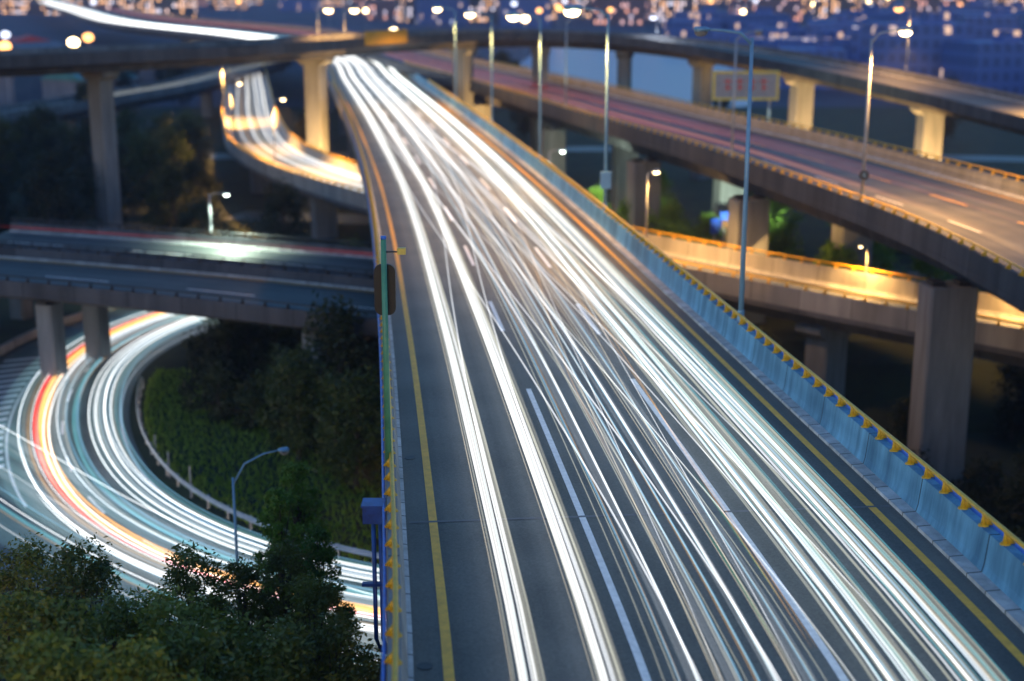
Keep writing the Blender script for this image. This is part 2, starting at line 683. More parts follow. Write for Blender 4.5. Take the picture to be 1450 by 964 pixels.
nt_.links.new(nz_.outputs[0], bp_.inputs['Height'])
nt_.links.new(bp_.outputs[0], p_.inputs['Normal'])
g = MB()
wp = [pick(x, y, .03) for x, y in [(740, 135), (900, 168), (1060, 150), (1085, 118), (1010, 72), (880, 62), (770, 66), (735, 90)]]
g.add(wp, [tuple(range(len(wp)))])
tag(g.build('water', 'water'), kind='structure')


# ------------------------------------------------------------------ viaduct builder
def viaduct(name, label, cat, path, a0, a1, depth=1.8, slab=.35, wing=2.2, par_h=1.0, mats=None,
            kerbs=(.12, .35), rail=True, post_gap=2.0, s0=0., s1=None, s_rail=None, ds=2., piers=(), asph='asphalt',
            par=('concrete', 'concrete'), lines=(), rail_mat='rail_yellow', post_max=95, girder='concrete_girder', conduit=None, group=None):
    """deck from lateral a0 (left) to a1 (right) of the path, which lies on the road surface"""
    T = thing(name, label, cat, (path.at(s0)[0]), group)
    fr = path.frames(s0, s1, ds)
    s1 = fr[-1][2]
    L, Rr = a0 - kerbs[0], a1 + kerbs[1]
    lo, ro = L - .42, Rr + .42
    # box girder with wings
    prof = [(lo, -.06), (lo, -.06 - slab), (lo + wing, -.06 - min(.69, depth * .6)), (lo + wing + .35, -depth), (ro - wing - .35, -depth),
            (ro - wing, -.06 - min(.69, depth * .6)), (ro, -.06 - slab), (ro, -.06)]
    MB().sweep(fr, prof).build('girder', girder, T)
    MB().sweep(fr, [(a0, 0), (a1, 0)], closed=False).build('road_surface', asph, T)
    for side, (foot, k, mt) in enumerate(((a0, kerbs[0], par[0]), (a1, kerbs[1], par[1]))):
        d = -1 if side == 0 else 1
        MB().sweep(fr, [(foot, -.05), (foot, .09), (foot + d * k, .11), (foot + d * k, -.05)][::(1 if side else -1)]).build('kerb', 'kerb_paint', T)
        b = foot + d * k
        pf = [(b + d * .002, -.055), (b + d * .002, .115), (b + d * .05, .30), (b + d * .12, par_h), (b + d * .36, par_h), (b + d * .40, .4), (b + d * .40, -.055)]
        MB().sweep(fr, pf[::(1 if side else -1)]).build('parapet', mt, T)
        if rail:
            sr1 = s1 if s_rail is None else min(s1, s_rail)
            top = b + d * .22
            MB().tube([(q[0] + r * top) + Vector((0, 0, par_h + .30)) for q, r, s in [((p,), r, s) for p, r, s in path.frames(s0, sr1, ds)]], .055, 8).build('handrail', rail_mat, T, True)
            if conduit:
                MB().tube([p + r * (b + d * .44) + Vector((0, 0, par_h - .06)) for p, r, s in path.frames(s0, sr1, ds)], .085 if side else .04, 8).build('conduit', conduit, T, True)
            cand = []
            s = s0 + .4
            while s < sr1:
                c = path.off(s, top, 0)
                zc = c.y * CS - (c.z - CAM_Z) * SN
                xx = 725 + FPX * c.x / zc if zc > 5 else 9e9
                cand.append((0 if (-60 < xx < 1510 and zc > 20) else 1, abs(zc), s))
                s += post_gap
            cand.sort()
            rest = MB()
            proto = None
            for k_, (o_, zc, s) in enumerate(cand):
                p, r = path.at(s)
                base = p + r * top + Vector((0, 0, par_h))
                if o_ == 0 and k_ < post_max // 2 + 0:
                    if proto is None:
                        q = MB()
                        q.tube([(0, 0, -.01), (0, 0, .03)], [.13, .11], 8)
                        q.tube([(0, 0, .02), (0, 0, .20), (0, 0, .29)], [.075, .05, .06], 8)
                        q.add([(0, -.045, .30), (0, .045, .30), (.21, .06, .03), (.21, -.06, .03), (0, -.045, .02), (0, .045, .02)], [(0, 3, 2, 1), (0, 4, 3), (1, 2, 5), (4, 5, 2, 3), (0, 1, 5, 4)])
                        proto = q.build('rail_post', rail_mat, T, True, origin=(0, 0, 0))
                        ob = proto
                    else:
                        ob = proto.copy()
                        COL.objects.link(ob)
                        ob.parent = T
                    ob.location = base - T.location
                    ob.rotation_euler = (0, 0, math.atan2(r.y * d, r.x * d))
                else:
                    rest.tube([base + Vector((0, 0, -.01)), base + Vector((0, 0, .30))], [.09, .05], 6)
            if rest.v:
                tag(rest.build('rail_post', rail_mat, T), kind='stuff')
    for ln in lines:
        off, wd, mt = ln[0], ln[1], ln[2]
        mb = MB()
        if len(ln) == 3:
            mb.sweep(fr, [(off - wd / 2, .006), (off + wd / 2, .006)], closed=False)
            mb.build('edge_line', mt, T)
        else:
            s = ln[5] if len(ln) > 6 else s0 + ln[5]
            if len(ln) > 6:
                MB().sweep(path.frames(s0, ln[6], 2), [(off - wd / 2, .006), (off + wd / 2, .006)], closed=False).build('lane_line', mt, T)
            nd = 0
            while s < s1 - ln[3] and nd < 26:
                MB().sweep(path.frames(s, s + ln[3], 2), [(off - wd / 2, .006), (off + wd / 2, .006)], closed=False).build('lane_dash', mt, T)
                s += ln[4]
                nd += 1
    for pr in piers:
        s, off, wx, wy = pr[:4]
        capw = pr[4] if len(pr) > 4 else 0
        p, r = path.at(s)
        c = p + r * off
        top = p.z - depth + .02
        rz = math.atan2(r.y, r.x)
        mb = MB()
        ch = .12
        # chamfered column
        pts = [(-wx / 2 + ch, -wy / 2), (wx / 2 - ch, -wy / 2), (wx / 2, -wy / 2 + ch), (wx / 2, wy / 2 - ch), (wx / 2 - ch, wy / 2), (-wx / 2 + ch, wy / 2), (-wx / 2, wy / 2 - ch), (-wx / 2, -wy / 2 + ch)]
        M = Matrix.Rotation(rz, 3, 'Z')
        zt = top - (1.0 if capw else .25)
        V = []
        for z in (ground_z(c.x, c.y) - .3, zt):
            for a, b in pts:
                q = M @ Vector((a, b, 0))
                V.append((c.x + q.x, c.y + q.y, z))
        n = len(pts)
        mb.add(V, [(k, (k + 1) % n, n + (k + 1) % n, n + k) for k in range(n)] + [tuple(range(n - 1, -1, -1)), tuple(range(n, 2 * n))])
        o = mb.build('pier', 'concrete_pier', T)
        q = MB()
        if capw:
            V = []
            for (hw, z) in ((wx / 2 + .1, zt + .002), (capw / 2, zt + .55), (capw / 2, top)):
                for a, b in ((-hw, -wy / 2 - .1), (hw, -wy / 2 - .1), (hw, wy / 2 + .1), (-hw, wy / 2 + .1)):
                    w_ = M @ Vector((a, b, 0))
                    V.append((c.x + w_.x, c.y + w_.y, z))
            fs = [(3, 2, 1, 0), (8, 9, 10, 11)]
            for l in range(2):
                for k in range(4):
                    fs.append((l * 4 + k, l * 4 + (k + 1) % 4, l * 4 + 4 + (k + 1) % 4, l * 4 + 4 + k))
            q.add(V, fs)
            q.build('pier_cap', 'concrete_pier', T)
        else:
            for e in (-1, 1):
                w_ = M @ Vector((e * wx * .28, 0, 0))
                q.box((c.x + w_.x, c.y + w_.y, zt + .135), (.7, min(.9, wy * .6), .266), rz)
            q.build('bearing', 'dark_steel', T)
    return T


# ------------------------------------------------------------------ main viaduct
def zmain(y):
    return 13 - 2 * (1 - math.exp(-max(0, y - 27) / 60))


ref = [(639, 964), (620, 800), (602, 640), (584, 500), (573, 430), (560, 350), (549, 300), (541, 269), (522, 214), (504, 172), (489, 143), (475, 117), (462, 90)]
P0 = [pick(x, y, zmain) for x, y in ref]
d0 = (P0[0] - P0[2]) / (P0[2] - P0[0]).length
pts = [P0[0] + Vector((.45, -14, 0)) * 1.0 + Vector((.4, -14, 0))] + P0
pts += [Vector((-44, 305, 11)), Vector((-72, 372, 11)), Vector((-125, 470, 11)), Vector((-215, 700, 11)), Vector((-330, 1010, 11))]
MAIN = Path(pts, 2.0, 6)
W3 = 11.3
sY = MAIN.s_at_y
main_T = viaduct('road_viaduct', 'wide main viaduct with three lanes of white light streaks and pale blue parapet', 'viaduct', MAIN, -.68, W3 + .55,
                 depth=2.0, kerbs=(.10, .34), par=('concrete', 'concrete_blue'), post_gap=1.15, s_rail=sY(200), conduit='rail_blue', post_max=150,
                 lines=((0, .21, 'paint_yellow'), (W3, .21, 'paint_yellow'),
                        (3.77, .17, 'paint_white', 6, 15, sY(pick(712, 472, zmain).y), sY(pick(750, 555, zmain).y)), (7.53, .17, 'paint_white', 6, 15, sY(pick(850, 480, zmain).y), sY(pick(905, 545, zmain).y))),
                 piers=[(sY(y), a, 2.2, 1.8) for y in (52, 82, 112, 142, 172, 205, 245, 290) for a in (2.3, 8.9)])
for y in (33.4, 95.0):
    MB().sweep([(MAIN.off(sY(y) + e, 0), MAIN.at(sY(y))[1], e) for e in (0, .12)], [(-.6, .009), (W3 + .5, .009)], closed=False).build('expansion_joint', 'joint_metal', main_T)
for px, py in ((601, 941), (581, 648)):
    q = pick(px - 10, py, zmain)
    s = MAIN.s_at_y(q.y)
    c = MAIN.off(s, -.45, .004)
    mb = MB()
    mb.tube([c, c + Vector((0, 0, .012))], .16, 16)
    mb.build('drain_cover', 'dark_steel', main_T)

# ------------------------------------------------------------------ opposite carriageway (right)
OPP_E = [(1450, 385), (1290, 305), (1150, 255), (1000, 205), (850, 163), (700, 120), (560, 84)]
pe = [pick(x, y, 13.3) for x, y in OPP_E]
pts = [pe[0] + Vector((.5, -45, 0)), pe[0] + Vector((.3, -20, 0))] + pe
pts += [Vector((-31, 285, 13.2)), Vector((-58, 372, 13)), Vector((-112, 475, 13)), Vector((-205, 710, 13))]
pts = [p - Vector((0, 0, 1.3)) for p in pts]
OPP = Path(pts, 2.0, 8)
so = OPP.s_at_y
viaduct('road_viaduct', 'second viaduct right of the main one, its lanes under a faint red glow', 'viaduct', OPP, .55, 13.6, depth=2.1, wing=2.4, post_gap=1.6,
        s0=10, s_rail=so(230), asph='asphalt', par=('concrete_darkest', 'concrete_dark'), girder='concrete_darkest', post_max=150,
        lines=((1.0, .15, 'paint_yellow'), (13.0, .15, 'paint_yellow'), (4.9, .15, 'paint_white', 4, 10, 2), (8.8, .15, 'paint_yellow', 5, 11, 6)),
        piers=[(so(y), a, 2.7, 2.0) for y in (76.5, 108, 131, 160, 192, 228) for a in (1.9, 10.6)])

# ------------------------------------------------------------------ high overpass crossing everything
hi = [(0, 78, 19.4), (148, 72, 19.4), (300, 66, 19.4), (450, 58, 19.4), (620, 47, 19.4), (740, 43, 19.4), (840, 45, 19.2), (920, 54, 18.4), (1000, 68, 17.5),
      (1100, 86, 16.6), (1200, 107, 15.6), (1300, 130, 14.7), (1450, 166, 13.8)]
ph = [pick(*q) - Vector((0, 0, .75)) for q in hi]
ph = [ph[0] * 2 - ph[2] + Vector((-25, -6, 0)), ph[0] + (ph[0] - ph[1]) * 1.0] + ph + [ph[-1] + (ph[-1] - ph[-2]) * 1.2, ph[-1] + (ph[-1] - ph[-2]) * 2.4]
HIGH = Path(ph, 2.5, 20)


def s_px(path, px, lat=0.):
    best, bs = 1e9, 0
    for i, p in enumerate(path.p):
        p = p + path.r[i] * lat
        zc = p.y * CS - (p.z - CAM_Z) * SN
        if zc < 5:
            continue
        d = abs(725 + FPX * p.x / zc - px)
        if d < best:
            best, bs = d, path.s[i]
    return bs


# the path runs left to right, so the near edge is on its right: deck lies to the left (negative)
viaduct('road_viaduct', 'high curved overpass crossing the whole view on tall slim piers', 'viaduct', HIGH, -9.2, -.5, depth=1.35, wing=1.8, par_h=.75, rail=False, kerbs=(.2, .2), ds=2.5, par=('concrete_dark', 'concrete_darkest'), girder='concrete_darkest',
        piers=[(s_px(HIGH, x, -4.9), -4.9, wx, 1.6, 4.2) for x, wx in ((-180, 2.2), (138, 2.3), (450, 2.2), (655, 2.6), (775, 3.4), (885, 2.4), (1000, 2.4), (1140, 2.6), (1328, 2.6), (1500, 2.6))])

# ------------------------------------------------------------------ sodium-lit ramp: comes down on the left, passes under the main viaduct, leaves on the right
rp = [pick(x, y, 6) for x, y in [(345, 92), (352, 130), (358, 180), (374, 212), (400, 230), (440, 248), (520, 274)]]
rr = [pick(x, y, 4.8) for x, y in [(1000, 388), (1150, 417), (1310, 447), (1450, 472)]]
pts = [rp[0] + Vector((-40, 130, 0))] + rp + [(rp[-1] + rr[0]) / 2 + Vector((-.6, -1.0, 0))] + rr + [rr[-1] + (rr[-1] - rr[-2]) * 1.5, rr[-1] + (rr[-1] - rr[-2]) * 4]
RAMP = Path(pts, 2.0, 10)
spx = lambda x, a=0: min((abs(725 + FPX * p.x / (p.y * CS - (p.z - CAM_Z) * SN) - x), RAMP.s[i]) for i, p in enumerate(RAMP.p) if RAMP.s[i] >= a)[1]
s_mid = RAMP.s_near(rp[-1])
viaduct('ramp_viaduct', 'sodium lit curved ramp that dives under the main viaduct between yellow railings', 'ramp', RAMP, -3.4, 3.4, depth=1.5, wing=1.6, post_gap=1.5, par_h=1.25, post_max=170,
        lines=((-3.1, .15, 'paint_white'), (3.1, .15, 'paint_white')), par=('concrete', 'concrete'),
        piers=[(spx(368, 60), 0, 2.6, 1.6), (spx(455, 100), 0, 2.4, 1.6)] + [(s_mid + d, 0, 2.4, 1.6, 4.4) for d in (18, 44)] + [(spx(1185, s_mid + 20), .6, 2.6, 1.8, 4.6)] + [(spx(1560, s_mid + 20), 0, 2.6, 1.8, 4.6)])
# branch leaving it to the left
br = [pick(x, y, 7) for x, y in [(-120, 187), (0, 165), (80, 153), (150, 141), (250, 124), (322, 105)]]
br.append(RAMP.off(RAMP.s_near((-60, 330, 6)), -5.2, .8) + Vector((0, 6, 0)))
BRANCH = Path(br, 2.5, 10)
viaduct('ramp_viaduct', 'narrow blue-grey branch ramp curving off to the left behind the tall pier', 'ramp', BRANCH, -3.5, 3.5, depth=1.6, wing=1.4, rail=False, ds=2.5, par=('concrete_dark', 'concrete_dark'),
        piers=[(s_px(BRANCH, x), 0, 2.0, 1.5) for x in (-60, 95, 290)])

# ------------------------------------------------------------------ low dark viaduct at left: two carriageways
lf = [pick(x, y, 7.5) for x, y in [(-250, 372), (0, 392), (250, 415), (480, 441)]]
LOWF = Path([q - Vector((0, 0, .9)) for q in lf + [lf[-1] + Vector((9, -4, 0))]], 2.0, 10)
viaduct('road_viaduct', 'low dark viaduct at left, front carriageway with white dashes, on short piers', 'viaduct', LOWF, -9.2, -.5, depth=.95, slab=.22, wing=1.6, par_h=.7, girder='concrete_darkest', rail=True, rail_mat='dark_steel', post_gap=1.6, kerbs=(.15, .15), post_max=120,
        lines=((-.9, .15, 'paint_yellow'), (-8.8, .15, 'paint_yellow'), (-4.8, .15, 'paint_white', 5, 11, 3)), asph='asphalt_dark', par=('concrete_darkest', 'concrete_darkest'),
        piers=[(s_px(LOWF, x, a), a, 1.4, 1.3) for x, a in ((62, -2.4), (140, -7.2), (430, -2.4), (470, -7.2))])
LOWR = Path([LOWF.off(s, -10.9, -.1) for s in [LOWF.L * k / 14 for k in range(15)]], 2.0, 4)
viaduct('road_viaduct', 'rear carriageway of the low dark viaduct, lit by one white lamp', 'viaduct', LOWR, -8.2, -.5, depth=.95, slab=.22, wing=1.6, par_h=.7, girder='concrete_darkest', rail=True, post_gap=1.6, kerbs=(.15, .15), rail_mat='dark_steel', post_max=120,
        lines=((-.9, .15, 'paint_white'), (-7.8, .15, 'paint_white'), (-4.2, .15, 'paint_white', 5, 11, 3)), asph='asphalt_dark', par=('concrete_darkest', 'concrete_darkest'),
        piers=[(s_px(LOWR, x, a), a, 1.4, 1.3) for x, a in ((-30, -2.2), (20, -6.4), (470, -2.2), (500, -6.4))])

# ------------------------------------------------------------------ loop road on the ground
li = [(20, 134), (2, 126), (-12, 118.5), (-20, 111)]
li = [Vector((a, b, .03)) for a, b in li] + [pick(x, y, .03) for x, y in [(260, 480), (203, 520), (182, 570), (186, 620), (206, 660), (240, 700), (330, 752), (430, 790), (530, 812)]]
li += [Vector((3, 56.5, .03)), Vector((16, 53, .03)), Vector((34, 49, .03))]
LOOP = Path(li, 1.5, 10)            # its right side is the inside of the bend... the road lies to one side
sgn = 1 if (LOOP.off(LOOP.L * .5, 1) - Vector((-14, 85, 0))).length > (LOOP.off(LOOP.L * .5, -1) - Vector((-14, 85, 0))).length else -1


def loopoff(s, a, h=0.):
    return LOOP.off(s, sgn * a, h)


def ribbon(name, path, a0, a1, z, mat, s0=0, s1=None):
    lo, hi_ = min(a0, a1), max(a0, a1)
    return MB().sweep(path.frames(s0, s1, 1.5), [(lo, z), (hi_, z)], closed=False).build(name, mat)


tag(ribbon('loop_road', LOOP, 0, sgn * 11.2, 0, 'asphalt_loop'), kind='structure')
mg = [Vector((-95, 112, .03)), pick(-160, 575, .03), pick(0, 668, .03), pick(120, 745, .03), pick(250, 812, .03), pick(400, 872, .03), pick(540, 918, .03), Vector((8, 47.5, .03)), Vector((30, 41, .03))]
MERGE = Path(mg, 1.5, 10)
tag(ribbon('merging_road', MERGE, -4.6, 5.5, .004, 'asphalt_loop'), kind='structure')
mk = MB()
for a, wd in ((.5, .15), (7.0, .15)):
    mk.sweep(LOOP.frames(0, LOOP.L * (1 if a < 1 else .60), 1.5), [(sgn * (a - wd / 2) if sgn > 0 else sgn * (a + wd / 2), .010), (sgn * (a + wd / 2) if sgn > 0 else sgn * (a - wd / 2), .010)], closed=False)
tag(mk.build('lane_lines', 'paint_white'), kind='structure')
# hatched area at the outer edge of the bend
za, zb = LOOP.s_near((-25.6, 97, 0)), LOOP.s_near((-21.5, 77, 0))
mk = MB()
s = za
while s < zb:
    A, B = loopoff(s, 7.2, .010), loopoff(s + 1.2, 10.4, .010)
    t = (loopoff(s + .3, 7.2, .010) - A)
    t2 = (loopoff(s + 1.5, 10.4, .010) - B)
    t, t2 = t.normalized() * .56, t2.normalized() * .56
    mk.add([A, B, B + t2, A + t], [(0, 1, 2, 3) if sgn > 0 else (3, 2, 1, 0)])
    s += 1.15
surf('paint_hatch', (.93, .93, .93), (.8, .8, .8), 5, .5)
tag(mk.build('hatching', 'paint_hatch'), kind='structure')
for a in (3.9,):
    s = 4
    while s < LOOP.L - 4:
        tag(MB().sweep(LOOP.frames(s, s + 2.5, 1.2), sorted([(sgn * (a - .07), .010), (sgn * (a + .07), .010)]), closed=False).build('lane_dash', 'paint_white'), kind='structure')
        s += 6.5
# outer kerb wall
kw = MB()
so0, so1 = LOOP.s_near((-12, 118, 0)), LOOP.s_near((-25.2, 90, 0))
pf = [(sgn * 11.25, -.05), (sgn * 11.25, .55), (sgn * 11.55, .55), (sgn * 11.75, -.05)]
kw.sweep(LOOP.frames(so0, so1, 1.5), pf if sgn < 0 else pf[::-1])
tag(kw.build('kerb_wall', 'concrete'), 'low concrete kerb wall along the outside of the loop road', 'kerb')
# guardrail on the inside
gs0, gs1 = LOOP.s_near((-25.3, 90, 0)), LOOP.L - 10
gT = thing('guardrail', 'pale steel guardrail following the inside of the loop road', 'guardrail', loopoff(gs0, -.5))
pf = [(0, .42), (.05, .47), (0, .55), (.05, .63), (0, .70), (-.03, .70), (-.03, .42)]
MB().sweep([(p - r * sgn * .5, r * sgn, s) for p, r, s in LOOP.frames(gs0, gs1, 1.5)], pf).build('beam', 'steel', gT)
gp = None
s = gs0 + .5
while s < gs1:
    c = loopoff(s, -.62)
    if gp is None:
        gp = MB().box((0, 0, .32), (.12, .14, .7)).build('guardrail_post', 'steel', gT, origin=(0, 0, 0))
        o = gp
    else:
        o = gp.copy()
        COL.objects.link(o)
        o.parent = gT
    o.location = c - gT.location
    s += 2.0
# far low road at left
FAR = Path([Vector((-120, 190, .03)), pick(80, 226, .03), pick(220, 222, .03), Vector((-30, 216, .03)), Vector((10, 225, .03)), Vector((60, 215, .03)), Vector((160, 190, .03))], 3, 5)
tag(ribbon('far_road', FAR, -3.5, 3.5, 0, 'asphalt_loop'), kind='structure')
EAST = Path([pick(840, 330, .03) + Vector((-40, 12, 0)), pick(840, 330, .03), pick(960, 352, .03), pick(1100, 378, .03), pick(1250, 392, .03), pick(1450, 410, .03) + Vector((20, 0, 0))], 3, 5)
tag(ribbon('service_road', EAST, -3.2, 3.2, 0, 'asphalt_loop'), kind='structure')


# ------------------------------------------------------------------ light streaks
def streak(path, s0, s1, offf, h, wd, mat, label, group, ht=None, ds=3., sign=1):
    n = max(6, int((s1 - s0) / ds))
    P = []
    for i in range(n + 1):
        s = s0 + (s1 - s0) * i / n
        P.append(path.off(s, sign * offf(s), h))
    rr_ = []
    for i in range(n + 1):
        e = min(i, n - i) / max(1, n * .04)
        rr_.append(wd / 2 * max(.15, min(1, e)))
    mb = MB().tube(P, rr_, 6, flat=(1, ht or 1))
    o = mb.build('light_streak', mat, None, True)
    return tag(o, label, 'light streak', group)


def drift(a, amp, s_ref):
    k = random.uniform(55, 120)
    ph_ = random.uniform(0, 6.28)
    return lambda s: a + amp * math.sin(s / k + ph_)


def change(a, b, sc, ln):
    def f(s):
        t = min(1, max(0, (s - sc) / ln + .5))
        t = t * t * (3 - 2 * t)
        return a + (b - a) * t
    return f


G_MAIN = 'light streaks left by cars on the main viaduct'
LM = MAIN.L
s_near, s_far = 0., LM
lab = {1: 'white headlight streak along the left lane of the main viaduct', 2: 'pale headlight streak along the middle lane of the main viaduct',
       3: 'white headlight streak along the right lane of the main viaduct', 4: 'thin white headlight streak slanting from lane to lane on the main viaduct'}


def pair(f, gap, wd, mat, lane, s0=0., s1=None, h=.62, ht=.7):
    s1 = s_far if s1 is None else s1
    for e in (-.5, .5):
        streak(MAIN, s0, s1, (lambda s, e=e: f(s) + e * gap), h, wd, mat, lab[lane], G_MAIN, ht)


# left lane: two firm white bands with finer ones beside them
pair(drift(2.0, .05, 0), 1.46, .26, 'light_hot', 1)
pair(drift(2.22, .05, 0), 1.42, .09, 'light_white', 1)
pair(drift(2.3, .05, 0), 1.50, .30, 'light_haze', 1)
pair(drift(2.42, .06, 0), 1.40, .07, 'light_cream', 1)
pair(drift(1.85, .06, 0), 1.5, .03, 'light_warm', 1)
# middle lane: thin and colourful near the camera
pair(drift(5.1, .1, 0), 1.45, .09, 'light_white', 2, s0=sY(50))
pair(drift(5.25, .1, 0), 1.4, .06, 'light_cream', 2)
pair(drift(4.75, .12, 0), 1.45, .07, 'light_blue', 2)
pair(drift(5.6, .15, 0), 1.45, .04, 'light_cream', 2)
pair(drift(5.85, .1, 0), 1.4, .045, 'light_cream', 2)
pair(drift(5.75, .15, 0), 1.4, .4, 'light_soft', 2)
pair(drift(5.0, .15, 0), 1.5, .3, 'light_soft', 2)
pair(drift(5.45, .15, 0), 1.3, .035, 'light_warm', 2)
pair(drift(6.0, .12, 0), 1.3, .06, 'light_blue', 2)
# right lane: broad cream bands with white, blue and teal cores
pair(drift(8.75, .08, 0), 1.45, .11, 'light_hot', 3)
pair(drift(8.7, .08, 0), 1.45, .40, 'light_haze', 3)
pair(drift(9.15, .08, 0), 1.45, .34, 'light_haze', 3)
pair(drift(8.98, .08, 0), 1.42, .08, 'light_white', 3)
pair(drift(9.2, .08, 0), 1.45, .10, 'light_hot', 3, s0=sY(46))
pair(drift(8.45, .1, 0), 1.4, .10, 'light_cream', 3)
pair(drift(9.3, .1, 0), 1.4, .08, 'light_cream', 3)
pair(drift(8.9, .12, 0), 1.5, .08, 'light_blue', 3)
pair(drift(9.25, .1, 0), 1.5, .13, 'light_teal', 3)
pair(drift(8.6, .1, 0), 1.5, .07, 'light_teal', 3)
pair(drift(9.05, .1, 0), 1.35, .05, 'light_warm', 3)
for k in range(12):
    a_ = random.choice((2.1, 4.7, 5.2, 5.6, 5.9, 8.4, 8.9, 9.1)) + random.uniform(-.25, .25)
    pair(drift(a_, .1, 0), random.uniform(1.3, 1.5), random.uniform(.02, .05), random.choice(('light_cream', 'light_blue', 'light_warm', 'light_teal', 'light_amber')), 1 if a_ < 3.5 else 2 if a_ < 7.4 else 3, h=random.uniform(.55, .95))
# far half is busier
for k, (a_, y_) in enumerate(((1.9, 100), (2.3, 125), (5.3, 84), (5.0, 105), (5.6, 120), (8.9, 78), (9.0, 95), (8.6, 112))):
    pair(drift(a_, .1, 0), 1.45, .22, 'light_hot', 1 if a_ < 3 else 2 if a_ < 7 else 3, s0=sY(y_))
# cars changing lanes draw long slanting threads
for (a, b, yc, ln, wd, mt) in ((5.5, 8.9, 66, 120, .045, 'light_white'), (2.1, 5.4, 62, 105, .06, 'light_white'), (8.9, 5.3, 64, 130, .03, 'light_white'), (5.2, 2.2, 84, 100, .05, 'light_white'),
                              (5.5, 9.0, 92, 120, .08, 'light_white'), (2.2, 5.2, 96, 110, .08, 'light_white'), (5.0, 8.7, 50, 120, .03, 'light_cream'), (6.0, 9.1, 74, 110, .045, 'light_cream'),
                              (9.0, 5.5, 80, 130, .035, 'light_warm'), (2.3, 8.7, 74, 170, .03, 'light_white'), (2.6, 6.1, 78, 120, .04, 'light_cream'), (5.0, 8.5, 108, 110, .08, 'light_white')):
    pair(change(b, a, sY(yc), ln), 1.44, wd, mt, 4)
for (a, b, yc, ln, y0, y1) in ((6.8, 7.6, 45, 40, 24, 90), (6.9, 7.2, 40, 30, 24, 70), (4.9, 6.9, 60, 40, 36, 120), (7.8, 6.6, 55, 40, 34, 110)):
    streak(MAIN, sY(y0), sY(y1), change(a, b, sY(yc), ln), .8, .035, 'light_amber', 'thin amber indicator streak in the middle of the main viaduct', G_MAIN)
for (a, y0, y1) in ((6.75, 26, 34), (6.1, 24, 30)):
    streak(MAIN, sY(y0), sY(y1), drift(a, .02, 0), .9, .04, 'light_green', 'short green streak over the middle lane of the main viaduct', G_MAIN)

G_OPP = 'faint light streaks over the second viaduct'
for (a, h, wd, mt) in ((2.2, 1.2, 1.2, 'light_rose'), (3.6, .9, 1.0, 'light_rose'), (5.6, 1.0, 1.4, 'light_rose'), (7.6, .9, 1.2, 'light_rose'), (10.4, 1.0, 1.8, 'light_sand'), (12.0, 1.1, 1.5, 'light_sand'), (11.2, 1.6, 1.5, 'light_sand'), (1.6, 1.3, .6, 'light_sand')):
    streak(OPP, so(75) if 'rose' in mt else 12, OPP.L, drift(a, .3, 0), h, wd, mt, 'wide faint ' + ('red' if 'rose' in mt else 'sand coloured') + ' streak floating over the second viaduct', G_OPP, .25, 5)
for a in (2.6, 3.3, 6.2, 6.9):
    streak(OPP, so(110), OPP.L, drift(a, .15, 0), 
           .8, .14, 'light_dimred', 'thin red tail-light streak on the far stretch of the second viaduct', G_OPP, None, 5)

G_RAMP = 'light streaks along the sodium lit ramp'
for (a, wd, mt) in ((-2.3, .36, 'light_hot'), (-1.7, .3, 'light_white'), (-1.0, .34, 'light_hot'), (-.3, .3, 'light_warm'), (.4, .34, 'light_hot'), (1.0, .22, 'light_amber'), (1.8, .24, 'light_white'), (1.4, .08, 'light_warm'), (2.2, .1, 'light_amber'), (-2.7, .1, 'light_warm')):
    streak(RAMP, 0, s_mid + 14, drift(a, .15, 0), .65, wd, mt, ('white' if mt in ('light_hot', 'light_white') else 'warm') + ' streak sweeping round the bend of the ramp left of the main viaduct', G_RAMP, .7, 2.5)
for (a, wd, mt) in ((-.9, .07, 'light_cream'), (.6, .06, 'light_warm'), (1.4, .09, 'light_cream'), (2.0, .06, 'light_amber'), (2.6, .08, 'light_warm'), (0, .05, 'light_amber')):
    streak(RAMP, s_mid + 10, RAMP.L, drift(a, .1, 0), .6, wd, mt, 'thin warm streak along the ramp right of the main viaduct', G_RAMP, .7, 2.5)
for a in (-1.5, 0.2, 1.2):
    streak(BRANCH, BRANCH.L * .3, BRANCH.L, drift(a, .1, 0), .65, .16, 'light_cream', 'pale streak on the branch ramp behind the tall pier', 'light streaks on the branch ramp', .7, 3)
streak(LOWR, 0, LOWR.L * .75, drift(-6.6, .05, 0), .7, .10, 'light_dimred', 'thin red tail-light streak on the low dark viaduct', 'streaks on the low viaduct')
streak(LOWR, LOWR.L * .35, LOWR.L, drift(-5.6, .05, 0), .7, .05, 'light_dimred', 'second thin red streak on the low dark viaduct', 'streaks on the low viaduct')

